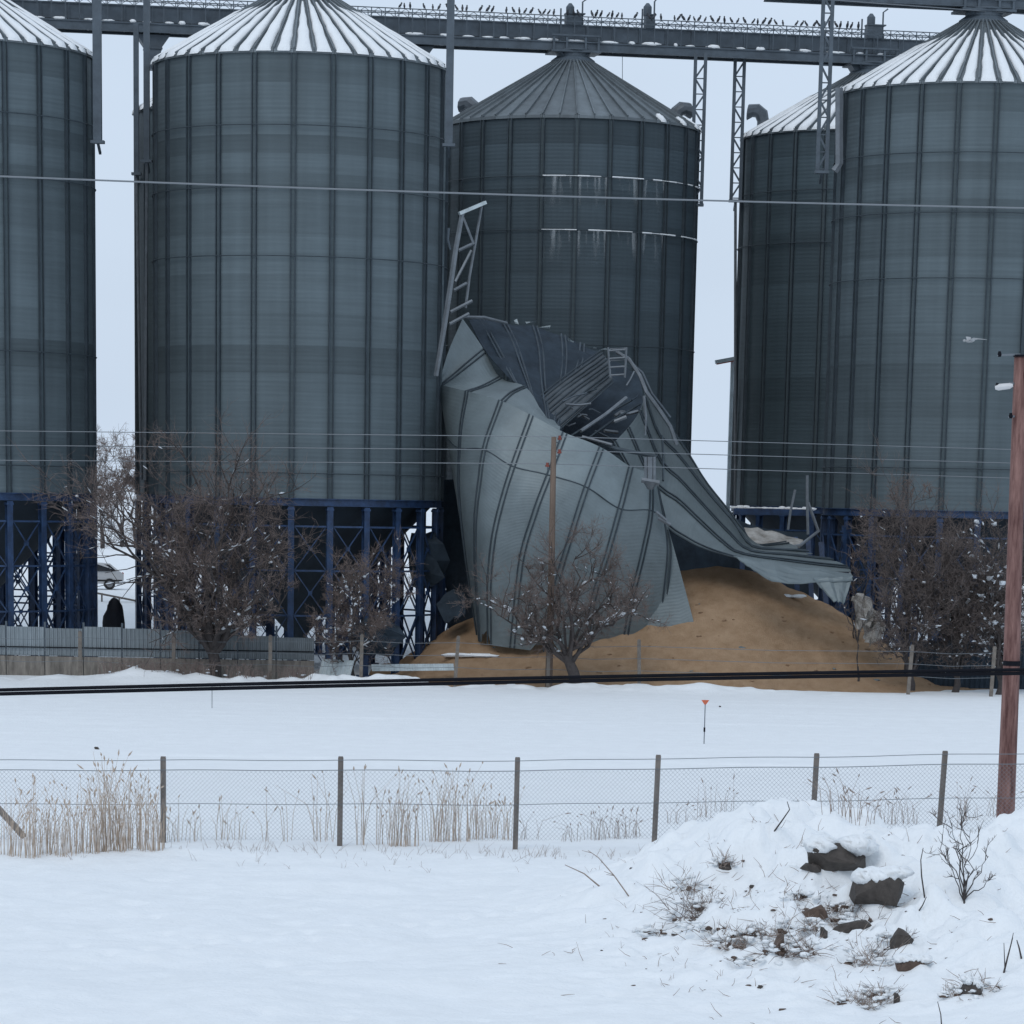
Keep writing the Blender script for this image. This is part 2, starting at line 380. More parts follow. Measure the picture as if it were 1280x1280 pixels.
def snow_strip(seed, r1, w=.78):
    rg = random.Random(seed); b = MB(); n = 9; h = DR/2*w; rr = [RE+.10]+[RE-.02-(RE-r1)*k/(n-1) for k in range(n)]
    prof = []
    for i, r in enumerate(rr):
        t = max(0, (RE-r)/(RE-RN)); z = RISE*t
        jw = rg.uniform(.80, 1.08)*(1 if i < n-2 else (.7 if i < n else .35))
        th = .15 if 0 < i < n-1 else .03
        if i == 0: z = -.10; th = .10
        row = []
        for k, a in enumerate((-h*jw, -h*jw*.75, 0, h*jw*.75, h*jw)):
            zz = z + (th*rg.uniform(.8, 1.15) if 0 < k < 4 else -.02)
            row.append((r*math.sin(a), -r*math.cos(a), zz))
        prof.append(row)
    for row in prof: b.v += row
    for i in range(len(prof)-1):
        for k in range(4): b.f.append((i*5+k, i*5+k+1, i*5+k+6, i*5+k+5))
    b.f.append((4, 3, 2, 1, 0))
    return b.mesh('snow_strip', M['snow'], True)
STRIPS = [snow_strip(k, RN+rr, w) for k, (rr, w) in enumerate([(1.0, .74), (1.2, .70), (1.45, .74), (1.1, .66), (2.3, .70), (3.2, .66)])]
SHORT = [snow_strip(20+k, RE-rr, w) for k, (rr, w) in enumerate([(.7, .5), (1.1, .6), (.5, .4)])]
LEGH = HB
def leg_mesh():
    b = MB(); r = R+.02
    b.box((0, -(r+.10), LEGH/2-.2), (.30, .03, LEGH-.4)); b.box((0, -(r-.16), LEGH/2-.2), (.30, .03, LEGH-.4)); b.box((0, -(r-.03), LEGH/2-.2), (.03, .23, LEGH-.4))
    b.box((0, -(r-.03), .06), (.6, .6, .12)); b.box((0, -(r-.03), LEGH-.52), (.36, .36, .1))
    return b.mesh('leg', M['blue'])
def brace_mesh():
    b = MB(); c = R*math.cos(DA/2); hw = R*math.sin(DA/2)-.16; y = -(c+.02)
    for z in (LEGH-1.35, LEGH-3.5, LEGH-5.7): b.bar((-hw, y, z), (hw, y, z), .09, .09)
    for z0, z1 in ((LEGH-1.35, LEGH-3.5), (LEGH-3.5, LEGH-5.7), (LEGH-5.7, .5)):
        b.bar((-hw, y-.05, z0), (hw, y-.05, z1), .075, .05); b.bar((-hw, y+.05, z1), (hw, y+.05, z0), .075, .05)
        b.box((0, y, (z0+z1)/2), (.2, .14, .2))
    return b.mesh('cross_brace', M['blue'])
LEG, BRACE = leg_mesh(), brace_mesh()
def ringbeam_mesh():
    b = MB(); b.lathe([(R-.16, -.36), (R+.14, -.36), (R+.14, -.33), (R+.03, -.33), (R+.03, -.03), (R+.14, -.03), (R+.14, .005), (R-.16, .005), (R-.16, -.36)], 72)
    return b.mesh('ring_beam', M['blue'])
RBEAM = ringbeam_mesh()
HOPPER = MB().lathe([(R-.15, .02), (1.2, -6.1), (.45, -6.9), (.45, -7.4)], 48).mesh('hopper', M['dark'], True)
NECK = MB().lathe([(RN+.12, RISE-.12), (RN+.12, RISE+.10), (.95, RISE+.32), (.95, RISE+.62), (1.1, RISE+.62), (1.1, RISE+.70), (0.0, RISE+.70)], 24).mesh('roof_neck', M['gantry'])
def platform_mesh():
    b = MB(); z = RISE+.55
    b.box((0, 0, z), (2.9, 2.0, .12))
    for x in (-1.3, -.55, .55, 1.3):
        for y in (-.85, .85): b.box((x, y, z+.45), (.13, .13, .8))
    for y in (-.9, .9): b.bar((-1.42, y, z+.5), (1.42, y, z+.5), .06); b.box((0, y, z+.85), (2.9, .12, .1))
    for s in (-1, 1): b.bar((s*.9, -.7, z), (s*.45, -.5, z-.5), .12)
    return b.mesh('roof_platform', M['gantry'])
PLAT = platform_mesh()
def vent_mesh():
    # gooseneck hood: short pipe rising from the roof, hood flaring outward over it
    b = MB(); n = 10
    path = [(-.0, 0, -.25), (-.0, 0, .35), (-.08, 0, .75), (-.45, 0, 1.0), (-.85, 0, .92)]
    b.v = []
    secs = [((.0, 0, -.3), (.38, .38), 0), ((.0, 0, .35), (.36, .36), 0), ((-.12, 0, .78), (.40, .42), .5), ((-.45, 0, .98), (.42, .48), 1.1), ((-.92, 0, .88), (.46, .55), 1.45)]
    for (c, (ru, rv), ang) in secs:
        for k in range(n):
            a = 2*math.pi*k/n; lx, ly = ru*math.cos(a), rv*math.sin(a)
            b.v.append((c[0]+lx*math.cos(ang), c[1]+ly, c[2]+lx*math.sin(ang)))
    for i in range(len(secs)-1):
        for k in range(n): a, d = i*n+k, i*n+(k+1) % n; b.f.append((a, d, d+n, a+n))
    b.f.append(tuple(range((len(secs)-1)*n, len(secs)*n)))
    return b.mesh('roof_vent', M['lattice'])
VENT = vent_mesh()
tier_px = [0, 41, 85, 105, 128, 153, 178, 228, 278, 328, 368, 403, 440, 478, 520, 563]
TZ = [HE-(HE-HB)*t/563 for t in tier_px]
TONE = [.92, 1.06, 1.03, .90, 1.04, .90, .98, 1.06, 1.02, 1.0, .88, .97, 1.02, .98, 1.10]
def make_silo(i, j, label, th, dress, tones=None, snow='full', full=True, tint=(1, 1, 1), vents=()):
    rg = random.Random(i*7+j*31+5); p = spos(i, j); root = empty('grain_silo', (p.x, p.y, 0)); tag(root, label, 'silo', 'steel grain silos standing on blue legs')
    face = math.atan2(p.x, p.y)       # the side towards the camera, measured like the panel angles
    off = th
    tn = tones or TONE
    cols = range(-7, 8)
    def rot(k): return off+k*DA
    if full:
        for t in range(15):
            z0, z1 = TZ[t+1], TZ[t]; base = 1+(tn[t]-1)*1.5+rg.uniform(-.05, .05)
            for k in cols:
                g = base*rg.uniform(.95, 1.05)
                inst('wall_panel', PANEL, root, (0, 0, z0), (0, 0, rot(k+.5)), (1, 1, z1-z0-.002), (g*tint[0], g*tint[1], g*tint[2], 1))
        a0, a1 = rot(8)-.003, rot(-7)+2*math.pi+.003
        MB().lathe([(R, HB), (R, HE)], 20, a0, a1, False).build('rear_wall', M['zinc'], root, True)
        for k in range(-7, 9): inst('stiffener', STIFF, root, (0, 0, HB), (0, 0, rot(k)))
        for d in dress: inst('wind_ring', RING, root, (0, 0, HE-d))
    else:
        MB().lathe([(R, HB), (R, HE)], 48).build('wall', M['zinc'], root, True)
        for k in range(NP): inst('stiffener', STIFF, root, (0, 0, HB), (0, 0, rot(k)))
    # inner liner keeps light from leaking through the sheet joints
    MB().lathe([(R-.05, HB+.01), (R-.05, HE-.02)], 48).build('wall_liner', M['dark'], root, True)
    nr = range(-14, 15)
    for k in nr:
        g = rg.uniform(.85, 1.15); a = off+(k+.5)*DR
        inst('roof_panel', ROOFP, root, (0, 0, HE), (0, 0, a), color=(g, g, g, 1))
    MB().lathe([(RE, -.06), (RN, RISE-.06)], 20, off+15*DR, off-14*DR+2*math.pi, False).build('rear_roof', M['roof'], root).location.z = HE
    for k in nr:
        a = off+(k+.5)*DR; u = rg.random()
        if snow == 'full' or (snow == 'left' and (k > -2 or u < .5)):
            if snow == 'full' and u < .0: continue
            inst('snow_strip', rg.choice(STRIPS[:4] if u < .92 else STRIPS[4:]), root, (0, 0, HE), (0, 0, a))
        elif snow == 'few' and 2 <= k < 13 and u < .55:
            inst('snow_strip', rg.choice(SHORT), root, (0, 0, HE), (0, 0, a))
    inst('roof_neck', NECK, root, (0, 0, HE)); inst('roof_platform', PLAT, root, (0, 0, HE), (0, 0, math.atan2(VA.y, VA.x)))
    for (ang, r) in vents:
        z = HE+(RE-r)*math.tan(math.radians(30)); inst('roof_vent', VENT, root, (r*math.sin(ang), -r*math.cos(ang), z), (0, 0, math.atan2(-math.cos(ang), math.sin(ang))+math.pi))
    inst('ring_beam', RBEAM, root, (0, 0, HB)); inst('hopper', HOPPER, root, (0, 0, HB))
    for k in range(NP):
        inst('leg', LEG, root, (0, 0, 0), (0, 0, rot(k))); inst('cross_brace', BRACE, root, (0, 0, 0), (0, 0, rot(k+.5)))
    return root
T2, T4 = .2787, -.2709
V1 = ((2.2, 5.6), (-1.75, 5.6))
make_silo(-1, 0, 'leftmost grain silo, snow striped roof, cut by left photo edge', .05, (3.4, 6.3, 14.4, 19.8))
make_silo(0, 0, 'large grey grain silo left of the collapsed one, snow striped roof', T2, (3.5, 6.4, 9.6, 19.9))
make_silo(2, 0, 'rightmost grain silo with snow striped roof behind the rusty pole', T4, (3.5, 6.4, 9.6, 19.0))
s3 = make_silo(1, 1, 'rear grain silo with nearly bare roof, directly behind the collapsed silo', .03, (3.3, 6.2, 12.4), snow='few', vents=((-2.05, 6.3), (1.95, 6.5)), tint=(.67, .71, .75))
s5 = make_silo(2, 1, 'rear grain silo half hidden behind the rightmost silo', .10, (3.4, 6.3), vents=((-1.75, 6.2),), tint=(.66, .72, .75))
make_silo(0, 1, 'rear grain silo almost wholly hidden behind the large left silo', .0, (), full=False)
make_silo(-1, 1, 'rear grain silo hidden behind the leftmost silo, only its legs showing', .0, (), full=False)
# frost and icicle streaks on the rear silo's wind rings
def frost(root, d, a0, a1, seed):
    rg = random.Random(seed); b = MB(); pts = [((R+.17)*math.sin(a), -(R+.17)*math.cos(a), 0) for a in np.linspace(a0, a1, 20)]
    for k in range(19):
        if rg.random() < .85: b.tube([pts[k], pts[k+1]], [.04*rg.uniform(.4, 1.2)]*2, 5)
    o = b.build('ring_snow', M['snow'], root); o.location.z = HE-d+.02; o['kind'] = 'stuff'
    b = MB(); b.lathe([(R+.012, -1.9), (R+.012, 0)], 16, a0, a0+(a1-a0)*.62, False)
    o = b.build('frost', M['frost'], root); o.location.z = HE-d
def frost_mat():
    m = bpy.data.materials.new('thin_frost'); m.use_nodes = True; t = m.node_tree; N = t.nodes; L = t.links; p = N['Principled BSDF']
    p.inputs['Base Color'].default_value = (.5, .55, .58, 1); p.inputs['Roughness'].default_value = .8
    tc = N.new('ShaderNodeTexCoord'); mp = N.new('ShaderNodeMapping'); mp.inputs['Scale'].default_value = (2.2, 2.2, .22); L.new(tc.outputs['Object'], mp.inputs[0])
    n = N.new('ShaderNodeTexNoise'); n.inputs['Scale'].default_value = 1.6; n.inputs['Detail'].default_value = 5; L.new(mp.outputs[0], n.inputs['Vector'])
    r = N.new('ShaderNodeMapRange'); r.inputs[1].default_value = .50; r.inputs[2].default_value = .72; r.inputs[4].default_value = .95; L.new(n.outputs['Fac'], r.inputs[0])
    sx = N.new('ShaderNodeSeparateXYZ'); L.new(tc.outputs['Generated'], sx.inputs[0]); g = N.new('ShaderNodeMath'); g.operation = 'POWER'; g.inputs[1].default_value = 1.6; L.new(sx.outputs[2], g.inputs[0])
    k = N.new('ShaderNodeMath'); k.operation = 'MULTIPLY'; L.new(r.outputs[0], k.inputs[0]); L.new(g.outputs[0], k.inputs[1]); L.new(k.outputs[0], p.inputs['Alpha']); return m
M['frost'] = frost_mat()
frost(s3, 3.3, -.22, 1.45, 3); frost(s3, 6.2, -.22, 1.45, 4)

# ------------------------------------------------------------------ conveyor gantries, columns, birds
zc = W(713, 66, spos(1, 1).y).z
def gantry(i0, i1, j, zb, label, name='conveyor_gantry'):
    p, q = spos(i0, j), spos(i1, j); L = (q-p).length; ang = math.atan2(VA.y, VA.x)
    root = empty(name, (p.x, p.y, zb), ang); tag(root, label, 'conveyor', 'overhead grain conveyors')
    b = MB()
    for y in (-.75, .75): b.box((L/2, y, .24), (L, .10, .48)); b.box((L/2, y, .03), (L, .22, .05)); b.box((L/2, y, .46), (L, .22, .05))
    for x in np.arange(0, L, 2.0): b.box((x, 0, .2), (.1, 1.4, .15))
    b.build('girder', M['gantry'], root)
    MB().box((L/2, 0, .51), (L, 1.5, .06)).build('walkway', M['gantry'], root)
    rg = random.Random(int(zb*10)); b = MB(); x = .4
    while x < L:
        w = rg.uniform(.25, 1.3); b.blob((x+w/2, -.66, .56), (w/2, .14, rg.uniform(.05, .15)), rg, .2); x += w+rg.uniform(.15, .9)
    b.build('snow', M['snow'], root, True)['kind'] = 'stuff'
    b = MB(); b.box((L/2, .1, 1.05), (L, .55, .8)); b.box((L/2, .1, 1.48), (L, .66, .07))
    for x in np.arange(.5, L, 1.55): b.box((x, .1, 1.05), (.07, .68, .86))
    b.build('conveyor_casing', M['gantry'], root)
    for y in (-.72, .72):
        b = MB()
        for z in (1.62, 1.9): b.bar((0, y, z), (L, y, z), .05)
        for x in np.arange(.2, L, .78): b.box((x, y, 1.21), (.05, .05, 1.4))
        for k, x in enumerate(np.arange(.2, L-.8, .78)):
            b.bar((x, y, 1.6), (x+.39, y, 1.88), .028); b.bar((x+.39, y, 1.88), (x+.78, y, 1.6), .028)
        b.build('handrail', M['gantry'], root)
    return root, L, ang
back, LB, ANG = gantry(-1.35, 2.6, 1, zc, 'long conveyor gantry above the rear silos, birds along its handrail')
zf = W(1213, 12, spos(2, 0).y).z
front, LF, _ = gantry(1.35, 3.2, 0, zf, 'conveyor gantry above the rightmost silo at top photo edge')
# motors on the rear gantry
def motor(px, y_px, w, h, label):
    q = spos(1, 1)+VA*((px-713)/ (20.8*VA.x)); r = empty('drive_motor', (q.x, q.y, zc+1.5), ANG); tag(r, label, 'motor', 'drive units on the rear gantry')
    MB().box((0, 0, h*.3), (w, .6, h*.6)).box((w*.1, 0, h*.62), (w*1.25, .7, .07)).build('gearbox', M['gantry'], r)
    b = MB(); b.tube([(-w*.2, 0, h*.6), (-w*.2, 0, h)], .24, 10); b.tube([(-w*.2, 0, h), (-w*.2, 0, h+.2)], [.24, .08], 10); b.build('motor_housing', M['gantry'], r)
    b = MB(); b.tube([(w*.6, 0, 0), (w*.6, 0, h+.3), (w*.9, 0, h+.5)], .05, 6); b.tube([(-w*.8, 0, 0), (-w*.8, 0, h*.9)], .05, 6); b.build('conduit', M['gantry'], r)
motor(712, 8, .9, 1.0, 'dark drive motor on the gantry above the rear middle silo')
motor(803, 8, .5, 1.2, 'narrow drive unit on the gantry right of the middle silo roof')
motor(1077, 40, .9, 1.2, 'drive motor on the gantry left of the rightmost silo roof')
# chutes under the rear gantry beside each silo roof
def chute(px, label):
    q = spos(1, 1)+VA*((px-713)/(20.8*VA.x)); r = empty('chute', (q.x, q.y, zc), ANG); tag(r, label, 'chute', 'chutes hanging under the rear gantry')
    b = MB(); vs = []
    for w, z in ((.35, -1.9), (.45, -.75), (.95, -.06)):
        vs += [(-w, -.5, z), (w, -.5, z), (w, .5, z), (-w, .5, z)]
    fs = [(3, 2, 1, 0), (8, 9, 10, 11)]
    for l in (0, 4):
        for k in range(4): fs.append((l+k, l+(k+1) % 4, l+4+(k+1) % 4, l+4+k))
    b.add(vs, fs); b.build('hopper', M['gantry'], r); MB().box((0, 0, -.78), (1.02, 1.12, .08)).build('flange', M['gantry'], r)
chute(83, 'funnel chute under the gantry above the leftmost silo roof'); chute(221, 'funnel chute under the gantry at left end of the large left silo roof')
chute(527, 'funnel chute under the gantry at right end of the large left silo roof'); chute(1068, 'square chute under the gantry left of the rightmost silo roof')
# columns
def lattice_col(px, top, bot, Y, wpx, label, lat=True, tilt=0, lower=None):
    a, b_ = W(px, top, Y), W(px, bot, Y); w = wpx*Y/FPX
    base = Vector((a.x, Y, b_.z)); r = empty('lattice_column' if lat else 'steel_column', base); tag(r, label, 'column', 'columns carrying the gantries')
    H = a.z-b_.z
    if lat:
        for x, nm in ((-w/2, 'leg'), (w/2, 'leg')):
            MB().box((x, 0, H/2), (.19, .2, H)).build(nm, M['gantry'], r)
        b = MB(); z = .1; s = 1
        while z < H-.9:
            b.bar((-s*w/2, 0, z), (s*w/2, 0, z+.85), .10); b.bar((-w/2, 0, z), (w/2, 0, z), .06); z += .85; s = -s
        b.build('lacing', M['gantry'], r)
    else:
        MB().box((0, 0, H/2), (w, w, H)).build('shaft', M['gantry'], r)
    b = MB(); b.box((0, 0, -.06), (w+.25, .5, .14)); b.bar((0, 0, -.05), (0, 1.0, -.5), .12); b.build('bracket', M['gantry'], r)
    if lower: 
        c = W(px+lower[0], lower[1], Y); MB().tube([(0, 0, -.1), (c.x-base.x, 0, c.z-base.z)], .085, 8).build('downpipe', M['lattice'], r)
    return r
Yb = spos(1, 1).y
lattice_col(876, 66, 255, Yb-1.2, 12, 'lattice column at right side of the bare roofed rear silo')
lattice_col(925, 70, 250, Yb+2.0, 11, 'lattice column at left side of the half hidden rear silo', lower=(-6, 632))
lattice_col(1036, -25, 214, 180.0, 11, 'tall lattice column at left side of the rightmost silo')
stick('chute_pipe', [(1049, 110, 179.4), (1049, 205, 179.4), (1043, 214, 179.4)], .22, M['lattice'], 'grey spout pipe beside the tall lattice column at the rightmost silo', 'pipe')
lattice_col(564, -25, 180, 172.6, 9, 'dark steel column at right side of the large left silo', lat=False)
lattice_col(121, -25, 176, 171.0, 10, 'dark steel column beside the right edge of the leftmost silo', lat=False)
lattice_col(183, -25, 200, 175.6, 7, 'dark steel column close along left edge of the large silo', lat=False, lower=(-2, 600))
lattice_col(170, 30, 216, Yb-6.5, 6, 'thin steel column in the gap between the two left silos', lat=False, lower=(7, 600))
# pigeons on the handrail of the rear gantry
def bird_mesh():
    b = MB(); rg = random.Random(1)
    ax = Matrix.Rotation(math.radians(-50), 3, 'Y')
    b.blob((0, 0, .13), (.15, .065, .06), rg, .04, ax, 8, 6); b.blob((.075, 0, .265), (.045, .04, .042), rg, .03, None, 7, 5)
    b.add([(-.06, -.03, .06), (-.06, .03, .06), (-.17, .035, -.05), (-.17, -.035, -.05), (-.08, 0, .03), (-.18, 0, -.065)], [(0, 1, 2, 3), (0, 3, 5, 4), (1, 4, 5, 2), (0, 4, 1), (3, 2, 5)])
    b.tube([(.11, 0, .262), (.16, 0, .25)], [.014, .004], 5)
    for s in (-1, 1): b.tube([(0, s*.03, .07), (.01, s*.03, 0)], .009, 4)
    return b.mesh('pigeon', M['bird'], True)
BIRD = bird_mesh(); rg = random.Random(8)
def along(px):     # distance along the rear gantry of a photo column
    lo, hi = 0, LB
    for _ in range(30):
        m = (lo+hi)/2; q = back.location+Vector((math.cos(ANG), math.sin(ANG), 0))*m
        if 640+ (q.x*cr*FPX)/(q.y*cp) + 12 < px: lo = m
        else: hi = m
    return lo
s, s1 = along(486), along(1045)
k = 0
while s < s1:
    q = back.location+Matrix.Rotation(ANG, 3, 'Z') @ Vector((s, -.72, 1.925))
    sc = rg.uniform(.95, 1.3)
    o = inst('pigeon', BIRD, None, q, (0, 0, rg.choice((-1.57, 1.57, -.8, .6, 2.4, 3.1, 0))+rg.uniform(-.3, .3)), (sc, sc, sc))
    tag(o, 'small dark bird perched in the row along the rear gantry handrail', 'bird', 'birds perched on the gantry handrail')
    s += rg.choice((.24, .27, .3, .33, .36, .42, .5, .8)); k += 1
# ------------------------------------------------------------------ collapsed silo
cs = spos(1, 0)
coll = empty('collapsed_silo', (cs.x, cs.y, 0)); tag(coll, 'collapsed grain silo, crumpled ribbed grey sheets torn open over the grain', 'silo')
ORG = Vector((cs.x, cs.y, 0))
def crom(P, t):
    n = len(P)-1; x = min(max(t, 0), 1)*n; i = min(int(x), n-1); u = x-i
    p0 = P[i-1] if i > 0 else P[i]*2-P[i+1]; p1, p2 = P[i], P[i+1]; p3 = P[i+2] if i+2 <= n else P[i+1]*2-P[i]
    return (p1*2+(p2-p0)*u+(p0*2-p1*5+p2*4-p3)*u*u+(p1*3-p0-p2*3+p3)*u*u*u)*.5
def sheet_grid(cols):
    """cols: list of columns, each a list of (px,py,Y); gives f(u,v), u in column units, v 0..1 along the column"""
    C = [[W(*p)-ORG for p in c] for c in cols]
    def f(u, v):
        pts = [crom(c, v) for c in C]
        return crom(pts, u/(len(C)-1))
    return f
def tri(x): return abs((x % 2)-1)-.5
def build_sheet(f, ncol, rows, m, nu=5, nv=8, rib_cols=None, tone=None, seed=0, name='wall_panel', dent=.05, ribs=True, seams=True, thick=.03, ribmat=None, crease=0.0, jag=0.0):
    rg = random.Random(seed); tone = tone or (lambda i, j: 1.0)
    dirs = [(rg.uniform(-1, 1), rg.uniform(-1, 1), rg.uniform(0, 2), rg.uniform(1.6, 4.0)) for _ in range(4)]
    def buckle(p):
        w = 0
        for a, c, o, per in dirs: w += tri((p.x*a+p.z*c)/per+o)
        return w*crease*(.5+.5*math.sin(p.x*.7+p.z*.55+seed))
    for j in range(len(rows)-1):
        v0, v1 = rows[j], rows[j+1]
        for i in range(ncol):
            b = MB(); g = []
            ph = rg.uniform(0, 6)
            for a in range(nv+1):
                for c in range(nu+1):
                    uu, vv = i+c/nu, v0+(v1-v0)*a/nv
                    if jag and j == len(rows)-2: vv -= jag*max(0, math.sin(uu*2.3+seed)+.6*math.sin(uu*5.9+seed*2)+.35*math.sin(uu*13.7))*(a/nv)**3
                    p = f(uu, vv); e = 1e-3
                    du = f(min(uu+e, ncol), vv)-f(max(uu-e, 0), vv); dv = f(uu, min(vv+e, 1))-f(uu, max(vv-e, 0))
                    n = du.cross(dv); n = n.normalized() if n.length > 1e-12 else Vector((0, -1, 0))
                    if n.y > 0: n = -n
                    w = math.sin(math.pi*c/nu)*(dent*math.sin(ph+vv*9)+dent*.5*math.sin(ph*2+vv*23+uu*5))
                    g.append((p+n*(w+buckle(p)), n))
            b.v = [tuple(p) for p, n in g]+[tuple(p-n*thick) for p, n in g]; m1 = nu+1; N = len(g)
            for a in range(nv):
                for c in range(nu):
                    q = a*m1+c; b.f.append((q, q+1, q+1+m1, q+m1)); b.f.append((N+q, N+q+m1, N+q+1+m1, N+q+1))
            loop = list(range(nu+1))+[a*m1+nu for a in range(1, nv+1)]+[nv*m1+c for c in range(nu-1, -1, -1)]+[a*m1 for a in range(nv-1, 0, -1)]
            K = len(loop); B0 = len(b.v); b.v += [b.v[q] for q in loop]+[b.v[N+q] for q in loop]
            for q in range(K): b.f.append((B0+q, B0+K+q, B0+K+(q+1) % K, B0+(q+1) % K))
            o = b.build(name, m, coll, True); me = o.data; uvl = me.uv_layers.new(name='UVMap'); vi = np.zeros(len(me.loops), np.int32); me.loops.foreach_get('vertex_index', vi)
            Lc = (g[nv*m1][0]-g[0][0]).length*1.05; A_ = np.arange(N); U = np.stack([(A_ % m1)/nu*2, (A_ // m1)/nv*Lc+v0*20], 1); U = np.concatenate([U, U, U[loop], U[loop]]); uvl.data.foreach_set('uv', U[vi].ravel().astype(np.float32)); t = tone(i, j)*rg.uniform(.91, 1.08); o.color = (t, t, t, 1)
    def strip(path, w, d, nm):
        b = MB()
        for s in ((-1, 1) if nm == 'stiffener' else (0,)):
            pts = []
            for (u, v) in path:
                p = f(u, v); e = 1e-3
                du = f(min(u+e, ncol), v)-f(max(u-e, 0), v); dv = f(u, min(v+e, 1))-f(u, max(v-e, 0))
                n = du.cross(dv); n = n.normalized() if n.length > 1e-12 else Vector((0, -1, 0))
                if n.y > 0: n = -n
                t = du.normalized() if du.length > 1e-12 else Vector((1, 0, 0))
                pts.append(p+n*(d+buckle(p))+t*s*w)
            b.tube(pts, .044 if nm == 'stiffener' else .03, 4)
        b.build(nm, ribmat or M['rib'], coll)
    if ribs:
        for u in (rib_cols if rib_cols is not None else range(1, ncol)): strip([(u, v) for v in np.linspace(rows[0], rows[-1], 22)], .11, .035, 'stiffener')
    if seams:
        for v in rows[1:-1]: strip([(u, v) for u in np.linspace(0, ncol, 8*ncol)], 0, .02, 'wind_ring')

# front wall, bulging towards the camera
front_px = [
 [(548, 481), (557, 548), (570, 620), (583, 695), (600, 775)],
 [(584, 489), (573, 560), (575, 630), (583, 700), (597, 782)],
 [(626, 501), (605, 562), (596, 625), (594, 695), (600, 788)],
 [(664, 519), (641, 583), (622, 645), (612, 715), (612, 792)],
 [(706, 541), (686, 594), (668, 642), (651, 702), (640, 796)],
 [(752, 559), (733, 609), (715, 665), (696, 730), (682, 801)],
 [(789, 583), (775, 636), (760, 690), (743, 745), (730, 804)],
 [(815, 592), (814, 638), (804, 690), (791, 745), (778, 806)],
 [(823, 612), (832, 655), (836, 692), (831, 745), (822, 800)],
]
fy = [173.6, 170.8, 169.2, 168.3, 167.8, 167.7, 168.0, 168.8, 169.8]
fo = [1.6, .5, .1, .3, 1.0]
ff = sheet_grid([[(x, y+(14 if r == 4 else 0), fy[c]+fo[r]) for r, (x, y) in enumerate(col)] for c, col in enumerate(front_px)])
build_sheet(ff, 8, [0, .25, 1.0], M['crush'], 7, 20, rib_cols=range(1, 9), tone=lambda i, j: (1.16, .97)[j], seed=2, dent=.02, crease=.06, jag=.03)  # strip above the seam toned lighter: light on the fold put into colour
# loose corner of the front wall at right
fc = sheet_grid([[(812, 625, 170.4), (818, 690, 170.4), (812, 745, 170.2), (806, 790, 170)], [(831, 648, 170.2), (845, 695, 170.1), (857, 740, 169.8), (868, 784, 169.2)]])
build_sheet(fc, 1, [0, 1], M['crush'], 4, 10, ribs=False, seed=4, tone=lambda i, j: 1.0, crease=.1, jag=.06)
# flap folded back above the front wall
flap = sheet_grid([
 [(548, 480, 175.2), (561, 438, 176.0), (578, 399, 177.0)],
 [(552, 481, 175.2), (580, 459, 175.8), (606, 438, 176.6)],
 [(584, 489, 172.4), (603, 482, 174.2), (626, 470, 175.6)],
 [(626, 501, 170.8), (640, 488, 172.0), (657, 482, 173.6)],
 [(664, 519, 169.9), (670, 510, 170.6), (675, 507, 171.4)],
 [(704, 540, 169.4), (698, 535, 169.8), (692, 531, 170.2)]])
build_sheet(flap, 5, [0, 1], M['crush'], 5, 7, rib_cols=(1, 2, 3), tone=lambda i, j: 1.12, seed=5, dent=.03, crease=.10)
# roof sheets fallen into the opening
roofd = sheet_grid([
 [(586, 400, 178.5), (602, 428, 176.8), (614, 446, 176), (630, 466, 175.2)],
 [(622, 401, 179.5), (636, 428, 177.8), (648, 458, 176), (662, 496, 173.8)],
 [(664, 407, 180.2), (672, 436, 178.5), (676, 478, 176), (684, 528, 172.6)],
 [(708, 420, 180.4), (709, 446, 178.7), (704, 490, 176), (694, 538, 172.2)],
 [(748, 436, 180.2), (742, 450, 179), (724, 492, 176), (702, 541, 172.6)]])
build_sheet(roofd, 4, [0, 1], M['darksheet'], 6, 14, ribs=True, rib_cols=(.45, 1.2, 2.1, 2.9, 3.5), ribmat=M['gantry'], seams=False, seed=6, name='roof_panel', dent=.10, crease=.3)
ribbed = sheet_grid([[(648, 520, 173.4), (700, 478, 176), (752, 440, 179.0)], [(668, 530, 172.8), (716, 490, 175.4), (762, 456, 178.4)], [(692, 541, 172.2), (730, 508, 174.6), (766, 476, 177.6)]])
build_sheet(ribbed, 2, [0, 1], M['roofdull'], 5, 9, rib_cols=(0, .5, 1, 1.5, 2), seed=7, name='roof_panel', dent=.03, seams=False)
for (p, q) in [((712, 546, 171.8), (790, 500, 175.8)), ((735, 548, 172.2), (800, 505, 175))]:
    MB().tube([W(*p)-ORG, W((p[0]+q[0])/2, (p[1]+q[1])/2-2, (p[2]+q[2])/2-.4)-ORG, W(*q)-ORG], .06, 5).build('roof_rib', M['rib'], coll)
MB().tube([W(726, 539, 171)-ORG, W(757, 518, 172.5)-ORG, W(783, 497, 173.5)-ORG], .09, 6).build('bent_pipe', M['lattice'], coll)
MB().tube([W(768, 527, 172)-ORG, W(783, 521, 172)-ORG], .10, 6).build('bent_pipe', M['lattice'], coll)
MB().tube([W(578, 396, 177)-ORG, W(605, 397, 177.4)-ORG, W(634, 404, 178)-ORG], [.07, .10, .07], 6).build('bent_pipe', M['lattice'], coll)
